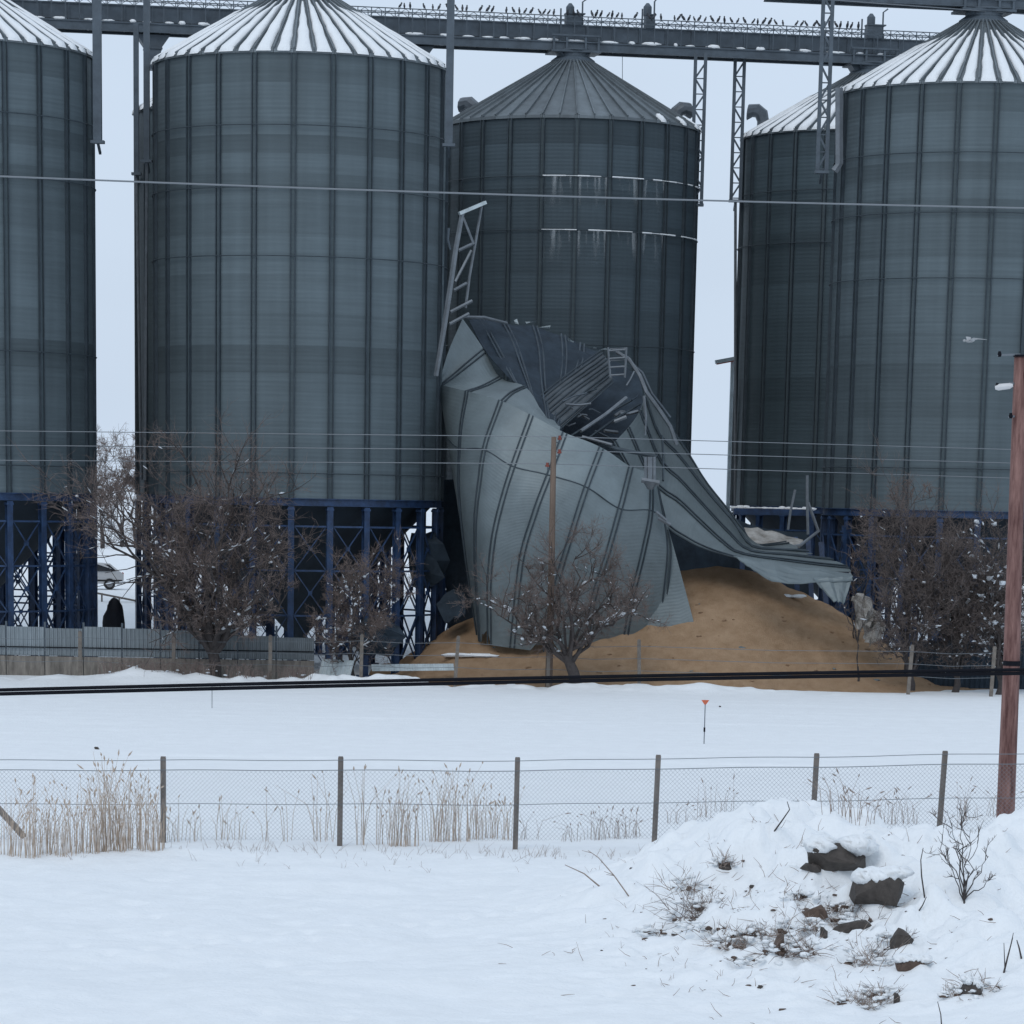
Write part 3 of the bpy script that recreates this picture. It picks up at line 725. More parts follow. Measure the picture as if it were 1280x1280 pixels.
# inside of the far wall behind the opening: unlit depth put into the dark colour
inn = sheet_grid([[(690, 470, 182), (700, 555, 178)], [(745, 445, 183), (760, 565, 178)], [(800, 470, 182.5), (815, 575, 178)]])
build_sheet(inn, 2, [0, 1], M['darksheet'], 4, 6, ribs=False, seed=9, name='void_shade_wall', dent=.1)
gap_grid = sheet_grid([[(548, 600, 181), (560, 790, 178)], [(640, 600, 180), (650, 790, 177)], [(760, 600, 180), (760, 790, 177)], [(870, 600, 181.5), (860, 760, 178)], [(935, 655, 183), (930, 760, 180)], [(1010, 665, 184), (1010, 770, 181)]])
build_sheet(gap_grid, 5, [0, 1], M['darksheet'], 4, 5, ribs=False, seed=13, name='gap_shade_sheet', dent=.25, crease=.3)  # added dark sheets: shade under the wreck put into colour, hiding bright snow
rg = random.Random(44)
for k in range(14):        # twisted struts and strips tangled in the opening
    x, y = rg.uniform(700, 790), rg.uniform(478, 540); a = rg.uniform(-1.2, .6); l = rg.uniform(10, 34); Y = 174.2+rg.uniform(-.8, 1.2)
    MB().tube([W(x, y, Y)-ORG, W(x+l*.5*math.cos(a)+rg.uniform(-3, 3), y+l*.5*math.sin(a)+rg.uniform(-3, 3), Y+.3)-ORG, W(x+l*math.cos(a), y+l*math.sin(a), Y+.5)-ORG], rg.choice((.04, .06, .09)), 5).build('torn_strut', M[rg.choice(('gantry', 'rib', 'lattice', 'dark'))], coll)
# torn pale shreds along the rim of the fallen roof
rg = random.Random(17)
for (x, y) in ((646, 402), (664, 405), (680, 409), (712, 424), (745, 436), (757, 436)):
    c = W(x, y, 179.0)-ORG; b = MB()
    q = [c+Vector((rg.uniform(-.35, .35), rg.uniform(-.2, .2), rg.uniform(-.16, .16))) for _ in range(4)]
    q = sorted(q, key=lambda v: math.atan2(v.z-c.z, v.x-c.x)); n = Vector((0, .03, 0))
    b.add([v for v in q]+[v+n for v in q], [(0, 1, 2, 3), (7, 6, 5, 4), (0, 4, 5, 1), (1, 5, 6, 2), (2, 6, 7, 3), (3, 7, 4, 0)])
    b.build('torn_shred', M['white_sheet'], coll)
# hatch ladder cage
b = MB(); P = lambda x, y, Y=175.5: W(x, y, Y)-ORG
for x0, x1 in ((760, 763), (783, 781)): b.tube([P(x0, 434), P(x0+(x1-x0)*.4, 452), P(x1, 472)], .055, 5)
for y in (437, 447, 458, 468): b.tube([P(761, y+1.5), P(782, y)], .05, 5)
for y in (440, 455): b.tube([P(761, y), P(763, y-4, 177), P(781, y-5, 177), P(782, y)], .035, 5)
b.build('hatch_ladder', M['lattice'], coll)
# right wall, slid down to the right over the grain
L0 = [(806, 490), (822, 512), (840, 538), (859, 566), (881, 601), (906, 633), (928, 662), (946, 681), (985, 678)]
LA = [(806, 497), (822, 541), (846, 567), (870, 597), (893, 625), (916, 652), (938, 682), (972, 687), (1010, 689)]
LB_ = [(800, 514), (824, 574), (850, 600), (872, 624), (893, 647), (912, 667), (936, 688), (985, 694), (1040, 699)]
LC = [(785, 535), (815, 600), (848, 626), (868, 645), (886, 662), (904, 678), (926, 692), (985, 701), (1060, 709)]
LD = [(768, 553), (816, 638), (838, 661), (855, 672), (871, 681), (891, 689), (919, 697), (980, 712), (1066, 721)]
dy = [177.0, 175.3, 173.8, 172.5, 171.4]; dx = [0, .2, .2, .0, -.3, -.8, -1.6, -2.4, -3.4]
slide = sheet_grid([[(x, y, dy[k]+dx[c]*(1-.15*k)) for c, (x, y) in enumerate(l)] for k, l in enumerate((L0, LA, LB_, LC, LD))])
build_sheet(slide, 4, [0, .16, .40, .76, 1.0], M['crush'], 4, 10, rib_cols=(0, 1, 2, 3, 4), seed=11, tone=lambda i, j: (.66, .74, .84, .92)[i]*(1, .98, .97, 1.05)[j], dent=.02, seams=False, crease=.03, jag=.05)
MB().tube([P(828, 545, 174.6), P(829, 575, 173.6), P(829, 601, 172.4)], .06, 5).build('bent_pipe', M['rib'], coll)
# ridge tube running from the hatch down the torn edge
MB().tube([P(771, 440, 177), P(786, 449, 176.4), P(800, 470, 175.6), P(808, 490, 175), P(824, 512, 175), P(838, 533, 175), P(846, 556, 175)], .10, 6).build('edge_tube', M['lattice'], coll)
MB().tube([P(786, 451, 177.2), P(803, 466, 177), P(815, 492, 176.6), P(838, 522, 176.6)], .07, 6).build('edge_tube', M['gantry'], coll)
MB().tube([P(805, 495, 174.3), P(807, 520, 174), P(806, 545, 173.5)], .07, 5).build('edge_tube', M['lattice'], coll)
MB().tube([P(732, 549, 170.4), P(770, 561, 169.6), P(821, 571, 169.4)], .11, 6).build('edge_tube', M['rib'], coll)
MB().tube([P(728, 546, 170.3), P(765, 556, 169.6)], .08, 6).build('edge_tube', M['lattice'], coll)
# spout with flange hanging at the meeting of both walls
b = MB()
for x in (807, 818): b.tube([P(x, 571, 168.6), P(x, 600, 168.6)], .075, 6)
b.tube([P(812.5, 571, 168.7), P(812.5, 600, 168.7)], .17, 8); b.tube([P(802, 600, 168.6), P(824, 604, 168.6)], .15, 6)
b.tube([P(813, 603, 168.6), P(813, 612, 168.6)], [.34, .13], 8); b.build('spout', M['lattice'], coll)
b = MB()
for p, q in (((820, 640), (833, 651)), ((823, 648), (838, 656))): b.tube([P(*p, 169), P(*q, 169)], .09, 5)
b.build('torn_bracket', M['lattice'], coll)
# sheets lying on the grain at the slide's foot
def flat_sheet(name, pts, m, label=None, cat=None, parent=None, t=.05, seed=0, group=None, fold=0.0):
    f = sheet_grid(pts); rg = random.Random(seed); b = MB(); nu, nv = 8, 8; nc = len(pts)-1; g = []
    for a in range(nv+1):
        for c in range(nu+1):
            p = f(c/nu*nc, a/nv)+Vector((0, 0, .05*math.sin(c*2.2+seed)+.03*rg.uniform(-1, 1)))+Vector((rg.uniform(-1, 1)*.4, rg.uniform(-1, 1), rg.uniform(-1, 1)*.5))*fold; g.append(p)
    m1 = nu+1; N = len(g); b.v = [tuple(p) for p in g]+[tuple(p+Vector((0, .01, -t))) for p in g]
    for a in range(nv):
        for c in range(nu): q = a*m1+c; b.f.append((q, q+1, q+1+m1, q+m1)); b.f.append((N+q, N+q+m1, N+q+1+m1, N+q+1))
    for c in range(nu): b.f.append((c, N+c, N+c+1, c+1)); q = nv*m1+c; b.f.append((q, q+1, N+q+1, N+q))
    for a in range(nv): q = a*m1; b.f.append((q, q+m1, N+q+m1, N+q)); q += nu; b.f.append((q, N+q, N+q+m1, q+m1))
    o = b.build(name, m, parent, False); o.location = ORG if parent is None else (0, 0, 0)
    if label: tag(o, label, cat, group)
    return o
flat_sheet('wall_panel', [[(917, 695, 168.8), (950, 719, 167.6)], [(985, 706, 168.3), (985, 729, 167.2)], [(1064, 716, 167.8), (1066, 724, 167.0)]], M['crush'], parent=coll, seed=1)
flat_sheet('wall_panel', [[(1016, 724, 167.2), (1040, 750, 166.6)], [(1066, 720, 167.2), (1056, 753, 166.6)]], M['crush'], parent=coll, seed=2)
# crushed leg frame of the fallen silo, deep in shade under the sheets
b = MB()
for k in range(7):
    p = P(930+k*16, 660+k*3, 181); q = P(925+k*18, 760, 180); b.bar(p, q, .26)
b.build('crushed_leg', M['blue'], coll)

# ------------------------------------------------------------------ spilled grain
gpx = [(455, 852), (480, 842), (520, 806), (556, 776), (600, 762), (660, 755), (760, 728), (840, 706), (900, 699), (950, 708), (1000, 732), (1050, 752), (1090, 785), (1130, 812), (1180, 836), (1215, 852)]
GY = 174.5
gp = [W(x, y, GY) for x, y in gpx]; gxs = np.array([p.x for p in gp]); ghs = np.array([max(0, p.z) for p in gp])-.0
zfoot = 0
def ghgt(x, y):
    h = np.interp(x, gxs, np.maximum(ghs-.35, 0)); ker = 0
    for d in (-1.0, -.5, .5, 1.0): ker = ker+np.interp(x+d, gxs, np.maximum(ghs-.35, 0))
    h = (h*2+ker)/6
    run = np.maximum(h*1.62+1.6, np.minimum(10.2, 3.5+h*4))+1.0*n1(x/2.2, 4)+.5*n2(x/.8, 2)
    t = np.clip((GY-y)/run, 0, 1.25); back = np.clip((y-GY)/12, 0, 1)
    prof = np.where(t < 1, 1-t, -.25*(t-1)); prof = prof + .05*np.sin(np.pi*np.clip(t, 0, 1))*(1+2*n1(x/3, y/9))-.10*np.sin(np.pi*np.clip(t*1.6-.6, 0, 1))
    z = h*prof*(1-back)+.09*n2(x/.55, y/7)*np.clip(t*3, 0, 1)*np.clip((1-t)*3, 0, 1)+.10*n2(x/.8, y/2.6)+.10*n1(x/2.5+7, y/4)+.09*n3(x/.45, y/.9)+.035*n4(x/.25, y/.25)
    return np.where(h < .02, -.3, z+.04-np.clip(t-1, 0, 1)*2)
gm = grid_mesh('grain_heap', np.arange(gxs[0]-.5, gxs[-1]+.5, .14), np.arange(GY-12.5, GY+9, .14), ghgt, M['grain'])
tag(inst('grain_heap', gm), 'brown heap of grain spilled out under the collapsed silo', 'grain', kind='stuff')
def grain_z(x, y): return float(ghgt(np.array([x]), np.array([y]))[0])

# ------------------------------------------------------------------ bent lattice tower against the large silo
bt = empty('bent_lattice_tower', (0, 0, 0)); 
o0 = W(548, 480, 173.0); bt.location = o0; tag(bt, 'bent light steel lattice tower leaning against the large left silo above the wreck', 'tower')
Q = lambda x, y, Y=173.0: W(x, y, Y)-o0
lp = [(578, 266), (570, 310), (562, 365), (555, 410), (545, 470)]; rp_ = [(602, 258), (594, 305), (587, 345), (582, 385)]
MB().tube([Q(*p) for p in lp], [.13, .14, .15, .15, .13], 6).build('rail', M['lattice'], bt)
MB().tube([Q(x, y, 173.6) for x, y in rp_], .075, 6).build('rail', M['lattice'], bt)
MB().bar(Q(574, 267, 172.9), Q(607, 253, 173.4), .26, .16).build('top_plate', M['white_sheet'], bt)
for p, q in (((573, 313), (590, 305)), ((567, 363), (583, 354)), ((563, 390), (590, 376)), ((562, 405), (586, 392))):
    MB().tube([Q(*p), Q(*q, 173.5)], .085, 5).build('rung', M['lattice'], bt)
for p, q in (((569, 352), (589, 313)), ((579, 272), (592, 305))):
    MB().tube([Q(*p), Q(*q, 173.5)], .075, 5).build('diagonal', M['lattice'], bt)
MB().tube([Q(561, 285), Q(560, 300), Q(563, 312)], .06, 5).build('diagonal', M['gantry'], bt)

# ------------------------------------------------------------------ debris
flat_sheet('bent_sheet', [[(545, 755, 172.5), (556, 778, 171)], [(563, 738, 173), (576, 770, 171.5)], [(580, 742, 173), (582, 768, 171.5)]], M['darksheet'], 'small dark blue grey sheet leaning on the grain below the large left silo', 'sheet', seed=3)
def crumple(name, c, r, m, label, cat, seed, jit=.35):
    b = MB(); b.blob((0, 0, 0), r, random.Random(seed), jit, None, 9, 6); o = b.build(name, m); o.location = c; tag(o, label, cat); return o
crumple('crushed_casing', W(530, 700, 174), (1.1, .8, 1.3), M['darksheet'], 'dark crushed casing lodged under the large left silo', 'debris', 2, .3)
crumple('crushed_casing', W(470, 795, 168), (1.3, .7, .9), M['darksheet'], 'dark crumpled casing behind the snowy shrub left of the grain', 'debris', 6, .3)
for k, (x, y, hw, lb) in enumerate(((1078, 765, 13, 'upper crumpled dusty sheeting at right end of the grain heap'), (1090, 785, 14, 'lower crumpled dusty sheeting at right end of the grain heap'))):
    flat_sheet('dusty_sheeting', [[(x-hw, y-20+k*6, 169.4), (x-hw+5, y-3, 168.8), (x-hw+4, y+16, 168.0)], [(x-2, y-24, 169.0), (x+2, y-2, 168.2), (x-2, y+20, 167.6)], [(x+hw-3, y-16, 169.6), (x+hw+3, y+2, 168.7), (x+hw-2, y+14, 168.1)]], M['beige'], lb, 'sheeting', seed=21+k, fold=.22)
flat_sheet('dusty_sheet', [[(930, 658, 179), (940, 684, 177)], [(965, 664, 179), (960, 684, 177)], [(1004, 676, 178.5), (1000, 684, 177)]], M['beige'], 'dusty pale sheet lying behind the slid wall, below the rear silo', 'sheet', seed=4)
stick('bent_pipe', [(994, 612, 178), (988, 640, 178), (985, 662, 178)], .07, M['lattice'], 'thin leaning pipe standing behind the slid wall', 'pipe')
stick('steel_post', [(1009, 594, 178), (1009, 630, 178), (1010, 668, 178)], .08, M['lattice'], 'upright thin steel post behind the slid wall end', 'post')
stick('bent_pipe', [(1010, 628, 178), (1023, 664, 178), (1000, 682, 177), (985, 684, 177)], .09, M['lattice'], 'bent pipe hooked around the upright post behind the slid wall', 'pipe')
# snow covered ledge between the rear silos' legs
lg = empty('ledge', W(966, 640, 196)); tag(lg, 'dark ledge with a snow line on top below the half hidden rear silo', 'ledge')
MB().box((0, 0, 0), (4.5, 1.0, .35)).build('beam', M['blue'], lg)
b = MB(); rg = random.Random(3)
for k in range(14): b.blob((-2.2+k*.34, -.2, .2), (.28, .3, rg.uniform(.06, .16)), rg, .2)
b.build('snow', M['snow'], lg, True)['kind'] = 'stuff'
# fallen fence sheets in front of the grain
def corr(name, p0, p1, h, m, n, depth=.05, lean=0.0, parent=None, thick=.015):
    """corrugated sheet between two bottom corners"""
    p0, p1 = Vector(p0), Vector(p1); b = MB(); t = (p1-p0); L = t.length; t.normalize(); nn = Vector((t.y, -t.x, 0)).normalized(); up = (Vector((0, 0, 1))*math.cos(lean)+nn*math.sin(lean)); k = 0
    prof = []; cyc = n
    for c in range(cyc):
        x0 = L*c/cyc; d = L/cyc
        prof += [(x0, 0), (x0+d*.35, 0), (x0+d*.5, depth), (x0+d*.85, depth)]
    prof.append((L, 0)); np_ = len(prof)
    out = nn if nn.y < 0 else -nn
    for z in (0, h):
        for x, d in prof: b.v.append(tuple(p0+t*x+out*d+up*z))
    for z in (0, h):
        for x, d in prof: b.v.append(tuple(p0+t*x+out*(d-thick)+up*z))
    for i in range(np_-1):
        b.f.append((i, i+1, np_+i+1, np_+i)); j = 2*np_+i; b.f.append((j, j+np_, j+np_+1, j+1)); b.f.append((np_+i, np_+i+1, 3*np_+i+1, 3*np_+i)); b.f.append((i, 2*np_+i, 2*np_+i+1, i+1))
    return b.build(name, m, parent)
o = corr('fallen_sheet', W(397, 847, 164.5), W(437, 849, 163.8), 1.0, M['white_sheet'], 8, .05, -.5); tag(o, 'pale corrugated sheet piece torn from the fence, tilted beside the shrub', 'sheet')
o = corr('fallen_sheet', W(465, 839, 164.6), W(568, 838, 165.2), .5, M['white_sheet'], 16, .04, -.9); tag(o, 'long narrow pale sheet lying on the snow before the grain', 'sheet')
def snow_patch(px, py, w, d, label, Y=None):
    p = G(px, py, .25) if Y is None else W(px, py, Y); rg = random.Random(int(px)); b = MB()
    for k in range(7): b.blob((rg.uniform(-w, w)*.7, rg.uniform(-d, d)*.6, 0), (w*rg.uniform(.3, .6), d*.5, .10), rg, .25)
    z = max(gz(p.x, p.y), grain_z(p.x, p.y)); o = b.build('snow_patch', M['snow'], None, True); o.location = (p.x, p.y, z+.02); tag(o, label, 'snow', 'snow patches at the foot of the grain')
snow_patch(835, 829, 1.5, .5, 'elongated white snow patch on the grain right of the gnarled tree'); snow_patch(590, 844, 1.4, .5, 'snow patch between the pale sheet and the gnarled tree'); snow_patch(660, 834, 1.0, .4, 'small snow patch at left foot of the gnarled tree')
snow_patch(985, 846, 1.3, .4, 'thin snow patch at front foot of the grain heap'); snow_patch(1165, 826, 1.7, .5, 'snow strip along the right foot of the grain heap'); snow_patch(700, 832, .8, .3, 'snow patch directly under the gnarled tree')

# ------------------------------------------------------------------ sheet fence at left
fz = [W(x, 850, 165.5) for x in (-40, 392)]; FA = Vector((fz[0].x, 165.5, 0)); FB = Vector((fz[1].x, 166.2, 0))
fence = empty('sheet_metal_fence', FA); tag(fence, 'grey corrugated metal fence on a stained concrete base at left', 'fence')
n = 9; D = (FB-FA)/n
for k in range(n):
    a = D*k+D.normalized()*.03; c = D*(k+1)-D.normalized()*.03
    o = corr('fence_sheet', a+Vector((0, 0, .98)), c+Vector((0, 0, .98)), 1.42-.05*(k % 3)-(.25 if k > 6 else 0), M['fsheet'], 9, .045, 0, fence); g = [1, 1.12, .9, 1.05, .95, .85, .8, .7, .75][k]; o.color = (g, g, g, 1)
    m_ = Matrix.Rotation(math.atan2(D.y, D.x), 3, 'Z')
    MB().box(D*(k+.5)+Vector((0, -.05, .47)), (D.length-.04, .16, .95), m_).build('concrete_plank', M['cbase'], fence)
    MB().bar(a+Vector((0, -.09, 1.38)), c+Vector((0, -.09, 1.38)), .07, .05).build('rail', M['black'], fence)
    MB().box(D*k+Vector((0, .06, 1.3)), (.10, .10, 2.6)).build('post', M['gantry'], fence)
fence2 = empty('dark_sheet_fence', Vector((W(1140, 845, 169.5).x, 169.5, 0))); tag(fence2, 'dark blue grey sheet fence behind the thicket at right', 'fence')
for k in range(4):
    o = corr('fence_sheet', (k*2.3, 0, .05), (k*2.3+2.26, .1, .05), 2.3-.1*(k % 2), M['darksheet'], 9, .045, 0, fence2); MB().box((k*2.3-.02, .1, 1.2), (.1, .1, 2.4)).build('post', M['gantry'], fence2)
# wire fence with concrete posts in front of the grain
wf = empty('wire_fence', (0, 163.5, 0)); tag(wf, 'old wire fence of leaning concrete posts before the grain heap', 'fence')
posts = [(-18, 792), (100, 790), (217, 793), (338, 795), (452, 792), (571, 792), (687, 760), (800, 793), (1139, 803), (1243, 795)]
tops = []
for k, (x, y) in enumerate(posts):
    t = W(x, y, 163.5); g = gz(t.x, 163.5); lean = [0, 0, .01, 0, .01, .04, 0, -.02, .03, .02][k]
    b = MB(); z0, z1 = g-.3, min(t.z, 2.35); b.bar((t.x-lean*2, 0, z0), (t.x+lean*2, 0, z1), .17, .15); b.bar((t.x+lean*2, 0, z1-.02), (t.x+lean*2+.01, 0, z1+.05), .13, .11)
    b.build('post', M['concrete'], wf); tops.append((t.x, z1))
for fr in (.3, .55, .8):
    b = MB()
    for k in range(len(tops)-1):
        (x0, z0), (x1, z1) = tops[k], tops[k+1]; b.tube([(x0, -.08, z0*fr+.2), ((x0+x1)/2, -.08, (z0+z1)/2*fr+.12), (x1, -.08, z1*fr+.2)], .012, 4)
    b.build('wire', M['gwire'], wf)

# ------------------------------------------------------------------ poles and lines
up = empty('utility_pole', (W(687, 800, 164.2).x, 164.2, 0)); tag(up, 'slim weathered utility pole with red insulators before the collapsed silo', 'pole')
zt = W(687, 546, 164.2).z; MB().tube([(0, 0, -.3), (.02, 0, 4), (.0, 0, zt-1.3), (0, 0, zt)], [.19, .17, .14, .12], 10).build('shaft', M['pole'], up)
ins = []
for y, sx in ((547, 1), (564, 1), (581, -1)):
    z = W(687, y, 164.2).z
    b = MB(); b.tube([(sx*.05, 0, z-.22), (sx*.28, 0, z-.22), (sx*.28, 0, z-.05)], .03, 6); b.build('bracket', M['gantry'], up)
    b = MB(); b.tube([(sx*.28, 0, z-.1), (sx*.28, 0, z-.02), (sx*.28, 0, z), (sx*.28, 0, z+.1)], [.09, .11, .06, .07], 8); b.build('insulator', M['redins'], up); ins.append(Vector((up.location.x+sx*.28, 164.2, z+.05)))
def wire(name, pts, r, m, label, group, n=40, sag=0.0):
    pts = [Vector(p) for p in pts]; o = pts[0]; b = MB(); P_ = []
    for a, c in zip(pts[:-1], pts[1:]):
        for k in range(n): t = k/n; P_.append(a+(c-a)*t-Vector((0, 0, sag*4*t*(1-t)))-o)
    P_.append(pts[-1]-o); b.tube(P_, r, 6); ob = b.build(name, m, None, True); ob.location = o; tag(ob, label, 'wire', group); return ob
wl = [(539, 560, 'uppermost'), (557, 577, 'middle'), (576, 596, 'lowest')]
for k, (yl, yr, nm) in enumerate(wl):
    wire('overhead_wire', [W(-60, yl-1, 166), ins[k], W(1340, yr+4, 172)], .021, M['wire'], f'{nm} of three thin wires held by the slim utility pole', 'thin wires on the slim pole')
wire('overhead_wire', [W(-80, 217, 62), W(1360, 261.5, 66)], .017, M['wire'], 'single grey wire crossing the upper silo walls', None, sag=.06)
wire('power_cable', [W(-80, 864.5, 36), W(1360, 836, 38)], .021, M['black'], 'upper strand of the thick black cable pair across the snow field', 'black cables', sag=-.02)
wire('power_cable', [W(-80, 869.5, 36), W(1360, 840.5, 38)], .022, M['black'], 'lower strand of the thick black cable pair across the snow field', 'black cables', sag=-.02)
wire('overhead_wire', [W(985, -4, 178), W(1340, 22, 183)], .03, M['gwire'], 'short cable just under the front gantry at top right', None)
stick('antenna_wire', [(778, 70, Yb), (778, 108, Yb)], .02, M['gwire'], 'thin vertical wire above the right roof slope of the rear middle silo', 'wire')
rpole = empty('rusty_pole', (W(1256, 1015, 90).x, 90, 0)); tag(rpole, 'tall leaning rusty red pole at right photo edge', 'pole')
p1, p2, p3 = W(1257, 1015, 90), W(1264, 840, 90), W(1276, 446, 90); o0 = rpole.location
dirn = (p1-p3).normalized(); pb = p1+dirn*1.2
MB().tube([pb-o0, p1-o0, p2-o0, (p2+p3)/2-o0, p3-o0], [.25, .245, .225, .20, .17], 14).build('shaft', M['rust'], rpole, True)
MB().tube([p3-o0, p3-o0+Vector((0, 0, .05))], [.2, .19], 14).build('cap', M['black'], rpole)
MB().tube([W(1265, 832, 90)-o0, W(1265.3, 826, 90)-o0], .245, 14).build('band', M['black'], rpole)
for y, l in ((443, 24), (520, 10)):
    a = W(1275, y, 90)-o0; c = W(1275-l-4, y+1, 89.8)-o0
    MB().bar(a, c, .05, .05).build('crossarm', M['gwire'], rpole)
    MB().tube([c+Vector((.05, 0, -.04)), c+Vector((.05, 0, .02)), c+Vector((.05, 0, .1))], [.04, .055, .035], 8).build('insulator', M['black'], rpole)
a = W(1272, 480, 90)-o0; c = W(1244, 480, 89.8)-o0
MB().bar(a, W(1262, 479, 89.9)-o0, .05, .05).build('lamp_arm', M['gwire'], rpole)
lh = MB(); lh.tube([W(1266, 481.5, 89.8)-o0, W(1262, 482.5, 89.8)-o0, W(1248, 484, 89.8)-o0, W(1244, 484.5, 89.8)-o0], [.04, .075, .085, .05], 8); lh.build('lamp_head', M['whitep'], rpole)
MB().tube([W(1247, 479, 89.8)-o0, W(1245.5, 483, 89.8)-o0], .04, 6).build('lamp_cap', M['black'], rpole)
# yard lamp in the gap between the rear silos
lamp = empty('yard_lamp', (W(908, 700, 215).x, 215, 0)); tag(lamp, 'pale yard lamp with flat tilted head in the gap left of the rear silo', 'lamp')
zl = W(908, 452, 215).z; MB().tube([(0, 0, 0), (0, 0, zl)], [.16, .12], 8).build('pole', M['white_sheet'], lamp)
MB().box((-.35, 0, zl+.1), (1.5, .6, .22), Matrix.Rotation(-.2, 3, 'Y')).build('lamp_head', M['white_sheet'], lamp)
MB().box((-.35, 0, zl-.04), (1.3, .5, .06), Matrix.Rotation(-.2, 3, 'Y')).build('lens', M['redw'], lamp)
# ------------------------------------------------------------------ bare trees
def rnd_unit(rg): 
    v = Vector((rg.gauss(0, 1), rg.gauss(0, 1), rg.gauss(0, 1))); return v.normalized()
def prisms(P0, P1, P2, r):
    """many thin bent three-sided twigs as one vertex / face block"""
    P0, P1, P2 = (np.array(p, float) for p in (P0, P1, P2)); r = np.array(r)[:, None]; n = len(P0)
    t = P2-P0; t /= np.linalg.norm(t, axis=1)[:, None]+1e-9
    h = np.where(np.abs(t[:, 2:3]) < .9, np.array([[0, 0, 1.]]), np.array([[1., 0, 0]])); u = np.cross(t, h); u /= np.linalg.norm(u, axis=1)[:, None]; w = np.cross(t, u)
    V = np.zeros((n, 9, 3))
    for k in range(3):
        a = 2*math.pi*k/3; o = u*math.cos(a)+w*math.sin(a); V[:, k] = P0+o*r; V[:, 3+k] = P1+o*r*.8; V[:, 6+k] = P2+o*r*.4
    q = np.array([(k+3*l, (k+1) % 3+3*l, (k+1) % 3+3*l+3, k+3*l+3) for l in (0, 1) for k in range(3)])
    F = (np.arange(n)*9)[:, None, None]+q[None]
    return V.reshape(-1, 3), F.reshape(-1, 4)
def raw_mesh(name, V, F, m):
    me = bpy.data.meshes.new(name); me.vertices.add(len(V)); me.vertices.foreach_set('co', np.ascontiguousarray(V, np.float32).ravel())
    me.loops.add(F.size); me.loops.foreach_set('vertex_index', F.ravel().astype(np.int32)); me.polygons.add(len(F))
    me.polygons.foreach_set('loop_start', (np.arange(len(F))*4).astype(np.int32)); me.polygons.foreach_set('loop_total', np.full(len(F), 4, np.int32)); me.update(); me.materials.append(m); return me
